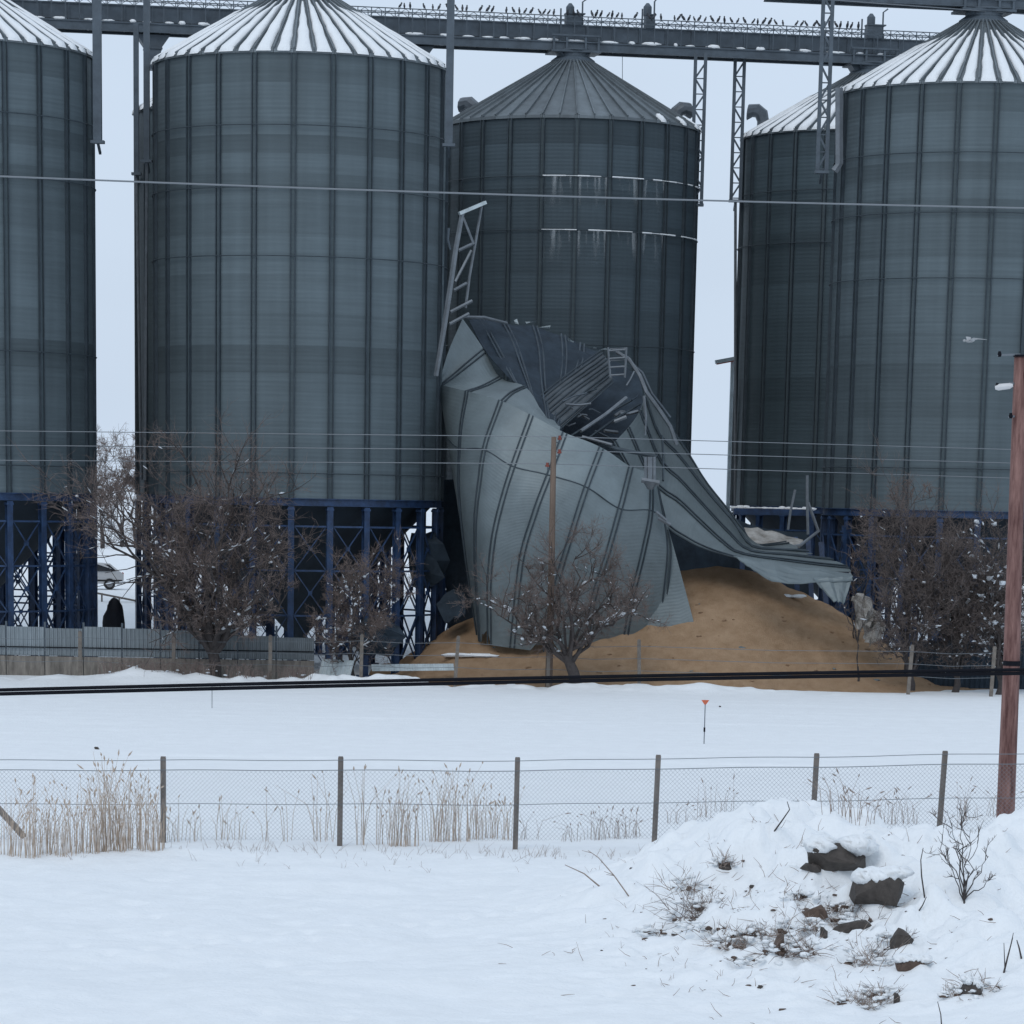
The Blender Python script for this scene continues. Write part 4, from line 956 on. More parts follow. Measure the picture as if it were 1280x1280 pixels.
def tree(name, label, base, limbs, seed, group=None, dens=1.0, tw=.010, snow=40, twm='twig', trunk=(1.2, .22), spread=1.0, snowsz=1.0, up=.25, cnt=(7, 7, 6), cat='tree', fine=1.0, lr=(.35, .5), lean=0.0, open_low=None):
    """limbs: end points relative to base; limbs wobble, split into branches, twigs and fine twigs"""
    rg = random.Random(seed); ng = np.random.RandomState(seed); root = empty(name, base); tag(root, label, cat, group)
    T = MB(); SN = MB(); thick = []
    def poly(p, d, L, n, wob):
        pts = [p]; dd = d
        for k in range(n):
            dd = (dd+rnd_unit(rg)*wob+Vector((0, 0, up*.2))).normalized(); pts.append(pts[-1]+dd*L/n)
        return pts
    th, tr = trunk; top = Vector((rg.uniform(-.1, .1)*th+lean, 0, th))
    T.tube([(0, 0, -.4), (0, 0, 0), top*.5+Vector((.08*min(1, th), 0, 0)), top], [tr*1.5, tr*1.2, tr, tr*.8], 8)
    segs = []          # parents for fine twigs: (a, b, length scale)
    for e in limbs:
        e = Vector(e); n = 7; st = top*rg.uniform(.6, 1.0); pts = [st]
        for k in range(1, n+1):
            t = k/n; pts.append(st.lerp(e, t)+Vector((0, 0, 1))*math.sin(t*math.pi)*.07*e.length+rnd_unit(rg)*.06*e.length*(t*(1-t)*4))
        r0 = tr*rg.uniform(*lr); T.tube(pts, [r0*(1-.8*k/n) for k in range(n+1)], 6, False); thick.append((pts, r0)); LL = (e-st).length
        for k in range(max(2, int(9*dens))):
            t = rg.uniform(.22, 1.0); i = min(int(t*n), n-1); q = pts[i].lerp(pts[i+1], t*n-i); tang = (pts[i+1]-pts[i]).normalized()
            nd = (tang*.5+rnd_unit(rg)*.9*spread+Vector((0, 0, up*1.2))).normalized(); L1 = LL*.36*rg.uniform(.6, 1.2); r1 = max(r0*.3, tw*1.6)
            p1 = poly(q, nd, L1, 4, .25); T.tube(p1, [r1*(1-.7*k2/4) for k2 in range(5)], 4, False); thick.append((p1, r1))
            for k2 in range(max(2, int(cnt[0]*dens*rg.uniform(.8, 1.2)))):
                t = rg.uniform(.2, 1); i = min(int(t*4), 3); q = p1[i].lerp(p1[i+1], t*4-i); tang = (p1[i+1]-p1[i]).normalized()
                nd = (tang*.5+rnd_unit(rg)*.9*spread+Vector((0, 0, up))).normalized(); p2 = poly(q, nd, L1*.55*rg.uniform(.6, 1.3), 3, .3)
                if open_low and open_low[0] < p2[-1].x < open_low[1] and p2[-1].z < open_low[2]: continue
                T.tube(p2, [max(tw*1.3, r1*.4)*(1-.5*k3/3) for k3 in range(4)], 3, False); thick.append((p2, r1*.4))
                for j in range(3): segs.append((*p2[j], *p2[j+1], L1*.30))
    if segs:
        A = np.array(segs); P0s, P1s, P2s, rr = [], [], [], []
        for lev in range(2):
            m = int(len(A)*(cnt[1] if lev == 0 else cnt[2])*.42*fine); ix = ng.randint(0, len(A), m); B = A[ix]; t = ng.rand(m, 1)
            q = B[:, :3]*(1-t)+B[:, 3:6]*t; tg = B[:, 3:6]-B[:, :3]; tg /= np.linalg.norm(tg, axis=1)[:, None]+1e-9
            rnd = ng.randn(m, 3); rnd /= np.linalg.norm(rnd, axis=1)[:, None]; d = tg*.6+rnd*.8*spread+np.array([[0, 0, up]]); d /= np.linalg.norm(d, axis=1)[:, None]
            L = (B[:, 6:7]*ng.uniform(.5, 1.3, (m, 1)))*(1 if lev == 0 else .75); mid = q+d*L*.5+ng.randn(m, 3)*L*.07; end = q+d*L+ng.randn(m, 3)*L*.10
            if open_low:      # few twigs hang below the long side limb
                kp = ~((end[:, 0] > open_low[0]) & (end[:, 0] < open_low[1]) & (end[:, 2] < open_low[2])); q, mid, end, L = q[kp], mid[kp], end[kp], L[kp]; m = len(q)
            P0s.append(q); P1s.append(mid); P2s.append(end); rr.append(np.full(m, tw*(1 if lev == 0 else .75)))
            A = np.concatenate([q, end, L*.8], 1)
        V, F = prisms(np.concatenate(P0s), np.concatenate(P1s), np.concatenate(P2s), np.concatenate(rr))
        inst('crown', raw_mesh('crown', V, F, M[twm]), root)
    T.build('trunk', M['bark'], root)
    big = sorted(thick, key=lambda q: -q[1])[:max(4, len(thick)//8)]
    for k in range(snow):
        pts, r = rg.choice(big if rg.random() < .6 else thick); i = rg.randrange(len(pts)-1); a, c = pts[i], pts[i+1]; d = (c-a)
        if abs(d.normalized().z) > .75 and rg.random() < .85: continue
        if rg.random() < .86:      # ridge of snow lying along a branch
            w = min(max(r*.9, .028), .11)*rg.uniform(.7, 1.2)*snowsz; t0 = rg.uniform(0, .4); t1 = t0+rg.uniform(.35, .6); o = Vector((0, 0, r*.5+w*.5))
            SN.tube([a.lerp(c, t0)+o, a.lerp(c, (t0+t1)/2)+o+rnd_unit(rg)*.01, a.lerp(c, t1)+o], [w*.4, w, w*.4], 5)
        else:                     # clump caught in a fork
            w = rg.uniform(.03, .085)*snowsz; SN.blob(a.lerp(c, rg.random())+Vector((0, 0, r*.5+w*.3)), (w*rg.uniform(.9, 1.5), w*1.1, w*rg.uniform(.7, 1.1)), rg, .45, None, 6, 4)
    if SN.v: SN.build('snow', M['snowtree'], root, True)['kind'] = 'stuff'
    return root
def rel(base, pts): return [W(x, y, Y)-base for x, y, Y in pts]
bA = Vector(W(268, 842, 163.8)); bA.z = 0
tree('bare_tree', 'large bare brown tree with tangled twigs before the left silo', bA, rel(bA, [(130, 645, 163), (108, 655, 163.5), (122, 632, 163), (160, 640, 163.5), (185, 640, 165), (215, 610, 164), (250, 600, 163), (285, 605, 165), (320, 625, 163.5), (345, 690, 163), (330, 740, 162), (225, 700, 162), (212, 740, 163), (355, 760, 163.5), (270, 680, 161.5), (300, 660, 166), (225, 772, 164), (300, 770, 161.5), (200, 690, 165)]), 3, snow=560, trunk=(1.5, .30), dens=1.0, cnt=(6, 7, 5), tw=.0095, up=.22, lr=(.4, .58), fine=.8, open_low=(W(108, 690, 163.5).x-bA.x, W(178, 690, 163.5).x-bA.x, W(150, 684, 163.5).z))
bB = Vector(W(440, 838, 164.6)); bB.z = 0
tree('snowy_shrub', 'snow speckled bare shrub in front of the blue legs, left of the grain', bB, rel(bB, [(405, 760, 164), (425, 720, 165), (450, 705, 164.5), (475, 715, 164), (495, 750, 165), (480, 780, 164), (400, 795, 164), (440, 750, 163.5)]), 8, snow=420, trunk=(.7, .12), dens=.8, tw=.009, snowsz=1.0, cat='shrub')
bC = Vector(W(722, 838, 163.0)); bC.z = 0
tree('gnarled_tree', 'gnarled bare small tree in front of the collapsed silo', bC, rel(bC, [(692, 705, 163), (650, 748, 163), (622, 768, 162.5), (745, 700, 163.5), (778, 735, 163), (795, 765, 162.5), (720, 695, 164), (705, 730, 161.5), (640, 790, 163), (765, 775, 161.8), (606, 748, 163.5), (800, 750, 163.5), (668, 725, 164), (655, 775, 161.5)]), 12, snow=480, lean=-.55, trunk=(1.6, .27), dens=.8, tw=.008, cnt=(6, 8, 6), snowsz=.9, lr=(.3, .45))
thicket = 'dark bare thicket at the right before the rightmost silo'
for k, (x, y, Y, lb, lims, sn, sd) in enumerate([
  (1140, 838, 165.5, 'leftmost dark bare bush of the thicket beside the grain heap', [(1105, 700, 166), (1125, 660, 165), (1145, 650, 166), (1165, 670, 165), (1175, 720, 165), (1115, 760, 165), (1160, 770, 164.5), (1130, 640, 166.5), (1110, 805, 165), (1175, 810, 166)], 90, 21),
  (1195, 840, 166.0, 'dark bare bush in the middle of the thicket left of the rusty pole', [(1170, 690, 166), (1190, 655, 166), (1210, 670, 167), (1225, 700, 166), (1180, 750, 165), (1215, 760, 165.5), (1200, 720, 164.5), (1235, 740, 167), (1165, 800, 166), (1225, 800, 166), (1205, 790, 164.8)], 150, 22),
  (1250, 842, 165.0, 'snow laden bare bush directly behind the rusty pole', [(1225, 690, 165), (1240, 665, 165.5), (1262, 670, 165), (1285, 690, 165), (1230, 740, 164.5), (1275, 750, 165), (1290, 720, 166), (1215, 780, 165), (1228, 705, 164), (1238, 725, 164), (1262, 800, 165), (1240, 790, 164.5)], 620, 23)]):
    b_ = Vector(W(x, y, Y)); b_.z = 0
    tree('thicket_bush', lb, b_, rel(b_, [(x_, y_+20 if y_ < 705 else y_, Y_) for x_, y_, Y_ in lims]), sd, 'bushes of the right thicket', snow=sn, trunk=(.8, .16), dens=1.0, tw=.0095, twm='twig2', snowsz=(1.15, 1.2, 1.6)[k], cnt=(6, 7, 5), fine=.85, cat='bush')
b_ = Vector(W(1075, 790, 171)); b_.z = .5
tree('small_tree', 'small snowy bare tree before the blue legs right of the grain', b_, rel(b_, [(1062, 668, 171), (1080, 680, 171), (1090, 700, 170.5), (1070, 710, 171)]), 31, snow=40, trunk=(1.5, .12), dens=.35, tw=.012)
b_ = Vector(W(1132, 800, 168.5)); b_.z = 0
tree('tall_sapling', 'slender bare sapling rising against the rightmost silo wall', b_, rel(b_, [(1132, 590, 168.5), (1118, 612, 168.5), (1140, 620, 169)]), 33, snow=0, trunk=(5.5, .06), dens=.5, tw=.011)
b_ = Vector(W(1072, 832, 166.0)); b_.z = 0
tree('leaning_sapling', 'thin leaning sapling stem on the right slope of the grain heap', b_, rel(b_, [(1060, 752, 166), (1052, 740, 166)]), 35, snow=4, trunk=(1.2, .055), dens=.15, tw=.011, cnt=(3, 2, 2))
# far bare trees seen in the gap between the two left silos
for k, (x, Y) in enumerate(((128, 330), (152, 345), (170, 335), (100, 350))):
    b_ = Vector(W(x, 700, Y)); b_.z = 3.0; h = 8.5+k*.6
    tree('far_tree', ('hazy bare tree far behind, '+('second from left', 'third from left', 'rightmost', 'leftmost')[k]+' in the gap between the two left silos'), b_, [(-2.2, 0, h*.8), (-.8, 0, h), (1, 0, h*.95), (2.4, 0, h*.75), (0, 1, h*.7)], 41+k, 'far trees in the left gap', snow=0, trunk=(2.2, .2), dens=.6, tw=.02)

# brush at the foot of the sheet fence and wreck
def tuft(name, label, base, h, n, seed, m, cat='grass', group=None, spread=.25, bend=.35, r=.006, heads=False, snow=0):
    rg = random.Random(seed); b = MB(); root = empty(name, base); tag(root, label, cat, group)
    for k in range(n):
        a = rg.uniform(0, 6.28); q = Vector((math.cos(a), math.sin(a), 0))*spread*math.sqrt(rg.random()); d = Vector((rg.gauss(0, 1), rg.gauss(0, 1), 0))*bend*.5; L = h*rg.uniform(.45, 1.05)
        p1 = q+Vector((d.x*.25*L, d.y*.25*L, L*.55)); p2 = q+Vector((d.x*L, d.y*L, L*(1-.25*min(1, d.length))))
        b.tube([q-Vector((0, 0, .1)), p1, p2], [r, r*.8, r*.35], 3, False)
        if heads and rg.random() < .55:
            e = p2+(p2-p1).normalized()*rg.uniform(.10, .22)+Vector((rg.uniform(-.05, .05), 0, -.03)); b.tube([p2, p2.lerp(e, .4), e], [r*.8, r*2.6, r*.4], 4, False)
    b.build('stalks', m, root)['kind'] = 'stuff'
    if snow:
        c = MB()
        for k in range(snow):
            c.blob((rg.uniform(-spread, spread), rg.uniform(-spread, spread), rg.uniform(.02, h*.3)), (rg.uniform(.05, .13), .06, .04), rg, .3, None, 6, 4)
        c.build('snow', M['snowtree'], root, True)['kind'] = 'stuff'
    return root
for k, (x, h, n) in enumerate(((140, .9, 50), (175, .7, 60), (200, .9, 60), (232, .8, 60), (252, 1.0, 70), (300, .8, 60), (322, .7, 50), (365, .9, 60), (382, .7, 40))):
    p = W(x, 848, 163.2); tuft('dry_brush', ['first', 'second', 'third', 'fourth', 'fifth', 'sixth', 'seventh', 'eighth', 'ninth'][k]+' tangle of dry brush from the left along the sheet metal fence', (p.x, 163.0-.2*(k % 3), gz(p.x, 163)), h, n, 60+k, M['twig'], 'brush', 'brush along the sheet fence', .7, 1.1, .012, snow=3)

# ------------------------------------------------------------------ chain link fence in the near field
FY = 88.0
cf = empty('chain_link_fence', (0, FY, 0)); tag(cf, 'chain link fence on thin grey posts across the snow', 'fence')
cposts = [(-14, 947, -.01), (204, 947, .0), (426, 947, -.005), (647, 948, -.01), (823, 945, -.03), (1021, 943, -.03), (1181.5, 940, -.05), (1330, 938, -.03)]
ct = []
for x, y, ln in cposts:
    t = W(x, y, FY); ct.append((t.x, t.z)); g = gz(t.x, FY)
    b = MB(); b.bar((t.x+ln*2.0, 0, g-.4), (t.x, 0, t.z), .135, .125); b.bar((t.x, 0, t.z-.03), (t.x-.0, 0, t.z+.03), .12, .11); b.build('post', M['wood'], cf)
def fl(x, k): return np.interp(x, [c[0] for c in ct], [c[1] for c in ct])-k
zt_ = .32; xsf = np.arange(ct[0][0], ct[-1][0], .5)
for kk, rr in ((.06, .009), (zt_, .010), (1.2, .008)):
    b = MB(); b.tube([(x, -.1, fl(x, kk)+.012*math.sin(x*1.3)) for x in xsf], rr, 4, False); b.build('wire', M['gwire'], cf)
b = MB(); H = 1.82; cell = .115; x = ct[0][0]-H; rad = .0031
while x < ct[-1][0]:
    for s in (0, 1):
        p = Vector((x, -.1+.006*s, 0)); q = Vector((x+H, -.1+.006*s, 0))
        z0 = float(fl(x if s == 0 else x+H, zt_))-H; z1 = float(fl(x+H if s == 0 else x, zt_))
        pa = Vector((x, p.y, z0 if s == 0 else z1)); pb_ = Vector((x+H, p.y, z1 if s == 0 else z0))
        b.tube([pa, pb_], rad, 3, False)
    x += cell
o = b.build('chain_link_mesh', M['wire'], cf); o['kind'] = 'stuff'
# leaning timber at the left edge
o = stick('leaning_timber', [(-25, 985, 86.5), (30, 1046, 86.0)], .085, M['wood'], 'dark timber leaning among the reeds at left photo edge', 'timber')

# reeds and dry stalks along the fence
rg = random.Random(77)
ORD = ['first', 'second', 'third', 'fourth', 'fifth', 'sixth', 'seventh', 'eighth', 'ninth', 'tenth', 'eleventh', 'twelfth', 'thirteenth', 'fourteenth']
def reed(px, py, hpx, n, lab, spread=.28, bend=.30, r=.009, m='reed'):
    p = ground_at(px, py); h = hpx*p.y/FPX; tuft('reed_clump', lab, (p.x, p.y, p.z), h, max(4, int(n*.72)), int(px*3+py), M[m], 'reeds', 'dry reeds along the chain link fence', spread, bend, r, True)
for k, (x, y, h, n) in enumerate(((14, 1070, 80, 34), (38, 1072, 100, 40), (60, 1068, 90, 34), (82, 1070, 85, 34), (102, 1066, 100, 34), (122, 1066, 112, 44), (138, 1064, 122, 50), (152, 1064, 105, 44), (166, 1062, 95, 34), (182, 1064, 100, 36), (196, 1062, 70, 28))):
    reed(x, y, h, n, f'{ORD[k]} clump from the left of the dense pale reeds', bend=.28)
for k, (x, y, h, n) in enumerate(((222, 1052, 60, 14), (240, 1052, 45, 10), (280, 1050, 60, 14), (300, 1050, 40, 8), (338, 1052, 70, 6), (360, 1052, 75, 8), (404, 1052, 90, 18))):
    reed(x, y, h, n, f'{ORD[k]} sparse reed clump right of the dense pale reeds', .3, .4)
for k, (x, y, h, n) in enumerate(((452, 1056, 95, 16), (478, 1056, 70, 16), (498, 1058, 95, 36), (512, 1058, 75, 22), (540, 1052, 85, 24), (558, 1052, 90, 26), (576, 1052, 100, 24), (592, 1050, 75, 26), (612, 1048, 60, 24), (635, 1050, 70, 20))):
    reed(x, y, h, n, f'{ORD[k]} reed clump from the left in the middle fence bay', .26, .32)
for k, (x, y, h, n) in enumerate(((662, 1050, 40, 10), (715, 1052, 30, 16), (745, 1050, 38, 26), (772, 1048, 36, 26), (795, 1046, 32, 20), (850, 1030, 34, 14), (885, 1022, 44, 14), (905, 1015, 40, 12), (1045, 1015, 50, 22), (1075, 1025, 46, 24), (1110, 1030, 50, 24), (1135, 1030, 46, 20), (1210, 1025, 50, 22), (1240, 1020, 50, 18))):
    reed(x, y, h, n, f'{ORD[k]} low weed tuft along the fence from the middle post rightwards', .35, .7, .007, 'drygrass')

# ------------------------------------------------------------------ mound: stones, weeds, twigs
def stone(px, py, w, h, d, label, seed, cap=True, rot=0.0, sink=.7, m='rock'):
    rg = random.Random(seed); p = ground_at(px, py); root = empty('stone', (p.x, p.y, p.z)); tag(root, label, 'stone', 'stones on the mound')
    sc = p.y/FPX; W_, H_ = w*sc/2*1.05, h*sc/2*1.3; R3 = Matrix.Rotation(rot, 3, 'Y'); bm = bmesh.new()
    for k in range(26):       # broken block: hull of points near a box surface, one face sheared off
        v = Vector((rg.uniform(-1, 1), rg.uniform(-1, 1), rg.uniform(-1, 1))); m_ = max(abs(v.x), abs(v.y), abs(v.z)); v = v/m_*rg.uniform(.82, 1.0)
        if v.x+v.z > 1.25: v *= .8
        bm.verts.new(R3 @ Vector((v.x*W_, v.y*d*.5, v.z*H_))+Vector((0, 0, H_*(1-sink))))
    bmesh.ops.convex_hull(bm, input=bm.verts[:]); bmesh.ops.delete(bm, geom=[v for v in bm.verts if not v.link_faces], context='VERTS')
    bmesh.ops.subdivide_edges(bm, edges=bm.edges[:], cuts=1, use_grid_fill=True)
    for v in bm.verts: v.co += rnd_unit(rg)*H_*.05
    me = bpy.data.meshes.new('body'); bm.to_mesh(me); bm.free(); me.materials.append(M[m]); inst('body', me, root)
    if cap:
        c = MB(); top = H_*(2-sink)
        for k in range(14):
            u = rg.uniform(-.95, .95); q = R3 @ Vector((u*W_, 0, 0)); c.blob(Vector((q.x, rg.uniform(-.05, .3)*d, top*.84+q.z)), (W_*rg.uniform(.30, .5), d*.50, H_*rg.uniform(.28, .58)), rg, .2, None, 10, 6)
        c.build('snow_cap', M['snow'], root, True)['kind'] = 'stuff'
stone(1046, 1082, 76, 36, .9, 'largest dark stone block on the mound, ragged top under snow', 1, rot=.0)
stone(1097, 1118, 66, 32, .8, 'dark squarish stone with smooth snow cap on the mound', 2, rot=-.14)
stone(1014, 1086, 26, 9, .4, 'small dark stone at left foot of the largest block', 3, False)
stone(1018, 1150, 32, 16, .4, 'tilted brown stone among weeds below the two big blocks', 4, False, -.5, .4, 'soil')
stone(1066, 1160, 50, 11, .4, 'long low dark stone half buried in the middle of the mound', 5, False, -.2)
stone(1126, 1182, 26, 24, .4, 'upright dark broken stone right of the mound centre', 6, False, .6)
stone(1139, 1212, 40, 15, .5, 'flat reddish brown stone at the mound foot', 7, True, .0, .3, 'soil')
stone(975, 1190, 14, 24, .3, 'narrow upright brown stone among the weeds', 8, False, .25, .4, 'soil')
stone(907, 1086, 18, 12, .3, 'small dark stone with dry grass on left slope of the mound', 9, False)
stone(1120, 1254, 9, 16, .2, 'small upright dark stump near the bottom edge', 10, False, .1)
stone(1215, 1240, 26, 18, .35, 'dark stone half under snow near bottom right corner', 11, True, .4)
stone(1030, 1170, 10, 14, .2, 'small dark stone right of the narrow upright one', 12, False)
def weed(px, py, hpx, n, where, seed, spread=.3):
    rg = random.Random(seed); g = ground_at(px, py); h = hpx*g.y/FPX; root = empty('weed_tuft', g); tag(root, 'dry weeds '+where, 'weed', 'dry weeds on the mound'); b = MB(); spread *= 1.35
    for k in range(int(n*1.15)):
        a = rg.uniform(0, 6.28); q = Vector((math.cos(a), math.sin(a), 0))*spread*math.sqrt(rg.random()); d = (Vector((rg.gauss(0, 1), rg.gauss(0, 1), rg.uniform(.1, 1.1)))).normalized(); L = h*rg.uniform(.35, 1.0); r = rg.uniform(.005, .011); L *= 1.2
        pts = [q-Vector((0, 0, .05))]
        for j in range(3): d = (d+rnd_unit(rg)*.35+Vector((0, 0, -.06*j))).normalized(); pts.append(pts[-1]+d*L/3)
        b.tube(pts, [r, r*.8, r*.6, r*.3], 3, False)
        for j in range(rg.choice((0, 1, 2))): p = pts[rg.choice((1, 2))]; b.tube([p, p+(d+rnd_unit(rg)*.9)*L*.3], [r*.6, r*.3], 3, False)
    b.build('stalks', M[rg.choice(('drygrass', 'twig', 'drygrass'))], root)['kind'] = 'stuff'
    c = MB()
    for k in range(20): c.blob((rg.uniform(-spread, spread)*1.1, rg.uniform(-spread, spread), rg.uniform(-.01, h*.35)), (rg.uniform(.04, .13), .06, rg.uniform(.025, .05)), rg, .35, None, 6, 4)
    c.build('snow', M['snow'], root, True)['kind'] = 'stuff'
    c = MB()
    for k in range(7): c.blob((rg.uniform(-spread, spread), rg.uniform(-spread, .1)*.8, rg.uniform(-.01, .04)), (rg.uniform(.02, .09), .05, rg.uniform(.02, .05)), rg, .5, None, 6, 4)
    c.build('soil', M['soil'], root)['kind'] = 'stuff'
for k, (x, y, h, n, s, wh) in enumerate((
  (868, 1150, 70, 60, .35, 'tall and grey on the left slope, left of the reddish tuft'), (880, 1135, 30, 50, .2, 'small and reddish beside the tall grey weeds on the left slope'), (862, 1110, 45, 26, .35, 'sparse and snow dusted above the tall grey weeds'),
  (905, 1080, 26, 40, .15, 'standing on the small dark stone of the left slope'), (920, 1182, 34, 110, .3, 'thick and reddish, leftmost of the middle band'), (935, 1170, 22, 40, .25, 'low, just right of the thick reddish tuft'),
  (960, 1165, 24, 40, .3, 'low, left of the narrow upright brown stone'), (985, 1190, 40, 60, .35, 'bushy, hugging the narrow upright brown stone'), (1000, 1160, 36, 50, .3, 'left of the tilted brown stone'), (1010, 1185, 30, 40, .35, 'below the tilted brown stone'),
  (1040, 1150, 26, 50, .35, 'right of the tilted brown stone'), (1060, 1135, 24, 40, .35, 'directly below the largest stone block'), (1080, 1150, 30, 50, .3, 'directly below the smooth capped stone'), (1085, 1205, 44, 60, .3, 'tall, left of the upright broken stone'),
  (1095, 1195, 30, 40, .3, 'close left of the upright broken stone'), (1075, 1255, 34, 110, .32, 'thick and pale near the bottom edge'), (1100, 1245, 34, 40, .2, 'dark, beside the small stump near the bottom edge'), (1120, 1175, 22, 40, .2, 'on top of the upright broken stone'),
  (945, 1200, 20, 20, .4, 'flattened, lowest on the left of the middle band'), (1225, 1235, 34, 30, .25, 'right of the half buried stone at bottom right'), (1200, 1245, 26, 30, .25, 'left of the half buried stone at bottom right'), (1030, 1135, 20, 30, .4, 'small, between the big stones and the tilted brown stone'),
  (890, 1160, 22, 30, .4, 'low, right of the tall grey weeds'), (1005, 1120, 18, 20, .3, 'small, left below the largest stone block'), (830, 1165, 18, 20, .4, 'lying flat, farthest left of the mound'))):
    weed(x, y, h, n, wh, 200+k, s)
def twig(label, pts, r, seed, m='bark', kids=0):
    g = ground_at(*pts[0]); rg = random.Random(seed); o = empty('dry_twig', g); tag(o, label, 'twig', 'twigs sticking out of the snow'); Y = g.y
    P_ = [W(x, y, Y)-g for x, y in pts]; P_[0] = P_[0]-Vector((0, 0, .1)); b = MB(); b.tube(P_, [r*(1-.6*k/(len(P_)-1)) for k in range(len(P_))], 5)
    for k in range(kids):
        i = rg.randrange(1, len(P_)); d = (P_[i]-P_[i-1]).normalized()+rnd_unit(rg)*.7; q = P_[i-1].lerp(P_[i], rg.random()); b.tube([q, q+d*rg.uniform(.12, .35)], [r*.5, r*.25], 4)
    b.build('stem', M[m], o)
twig('curved dark twig on the snow at the mound top', [(961, 1043), (978, 1025), (987, 1012), (984, 1002)], .020, 1)
twig('thin upright curved twig right of the smooth capped stone', [(1157, 1122), (1152, 1095), (1151, 1075), (1154, 1060)], .018, 2)
twig('short bent twig running on from the upright curved twig', [(1143, 1141), (1153, 1132), (1158, 1121)], .018, 3)
twig('dry grass blade lying at the left foot of the mound', [(754, 1106), (730, 1092), (706, 1081)], .020, 4, 'drygrass')
twig('long pale bent stalk beside the lying grass blade', [(790, 1120), (768, 1095), (748, 1072), (735, 1063)], .016, 5, 'drygrass', 3)
twig('forked dark twig at right photo edge', [(1253, 1218), (1260, 1195), (1266, 1172)], .022, 6, 'bark', 2)
twig('second dark twig at right photo edge', [(1279, 1200), (1274, 1185), (1271, 1175)], .022, 7)
twig('arched twig before the smooth capped stone', [(1110, 1130), (1118, 1132), (1128, 1135), (1134, 1140)], .018, 8, 'bark', 3)
twig('dark twig at the lower edge below the flat stone', [(1178, 1285), (1176, 1268), (1172, 1252)], .014, 9)
twig('leaning twig beside the flat reddish stone', [(1090, 1200), (1100, 1190), (1112, 1183)], .018, 10, 'bark', 3)
bs = ground_at(1205, 1130)
tree('bare_shrub', 'bare thin shrub with upright stems right of the two big stones', bs, [W(x, y, bs.y)-bs for x, y in ((1172, 1045), (1190, 1030), (1205, 1022), (1214, 1035), (1222, 1050), (1236, 1070), (1245, 1098), (1180, 1070), (1198, 1060))], 51, snow=0, trunk=(.08, .022), dens=.34, tw=.006, cnt=(3, 2, 1), up=.5, cat='shrub', lr=(.6, .85))

# small bits of dirt lying on the snow
rg = random.Random(5)
for (x, y, s) in ((121, 937, .09), (900, 884, .06), (955, 1232, .05), (950, 1235, .05), (790, 1088, .06), (940, 1110, .06), (965, 1050, .05), (752, 1190, .04)):
    p = ground_at(x, y); b = MB(); b.blob((0, 0, s*.4), (s, s*.8, s*.7), rg, .3, None, 7, 5); o = b.build('clod', M['rock']); o.location = p; tag(o, {121: 'single dark clod on the snow field behind the reeds', 900: 'dark clod beside the orange marker stake', 955: 'right one of two clods below the mound', 950: 'left one of two clods below the mound', 790: 'lone clod at the left foot of the mound', 940: 'clod on the bare middle of the mound slope', 965: 'clod below the curved twig on the mound top', 752: 'lone tiny clod on the open foreground snow'}[x], 'clod', 'clods on the snow')
# orange marker stake
p = G(880, 930); mk = empty('marker_stake', p); tag(mk, 'thin marker stake with orange triangular top in the snow field', 'stake')
zt = W(880, 876, p.y).z; MB().tube([(0, 0, -.2), (0, 0, zt)], .022, 6).build('rod', M['gwire'], mk)
b = MB(); b.add([(-.15, -.02, zt+.03), (.15, -.02, zt+.03), (.03, -.02, zt-.14), (-.03, -.02, zt-.14), (-.15, .02, zt+.03), (.15, .02, zt+.03), (.03, .02, zt-.14), (-.03, .02, zt-.14)], [(0, 3, 2, 1), (4, 5, 6, 7), (0, 1, 5, 4), (1, 2, 6, 5), (2, 3, 7, 6), (3, 0, 4, 7)]); b.build('marker_head', M['orange'], mk)
zm = W(880, 912, p.y).z; MB().tube([(0, 0, zm-.08), (0, 0, zm+.08)], .04, 6).build('clamp', M['black'], mk)
p = G(265, 884); mk = empty('thin_stake', p); tag(mk, 'thin dark stake standing in the snow just under the black cable', 'stake'); zt = W(265, 866, p.y).z
MB().tube([(0, 0, -.2), (0, 0, zt+.35)], .016, 5).build('rod', M['gwire'], mk); MB().tube([(0, 0, zt+.3), (0, 0, zt+.4)], .03, 5).build('tip', M['black'], mk)

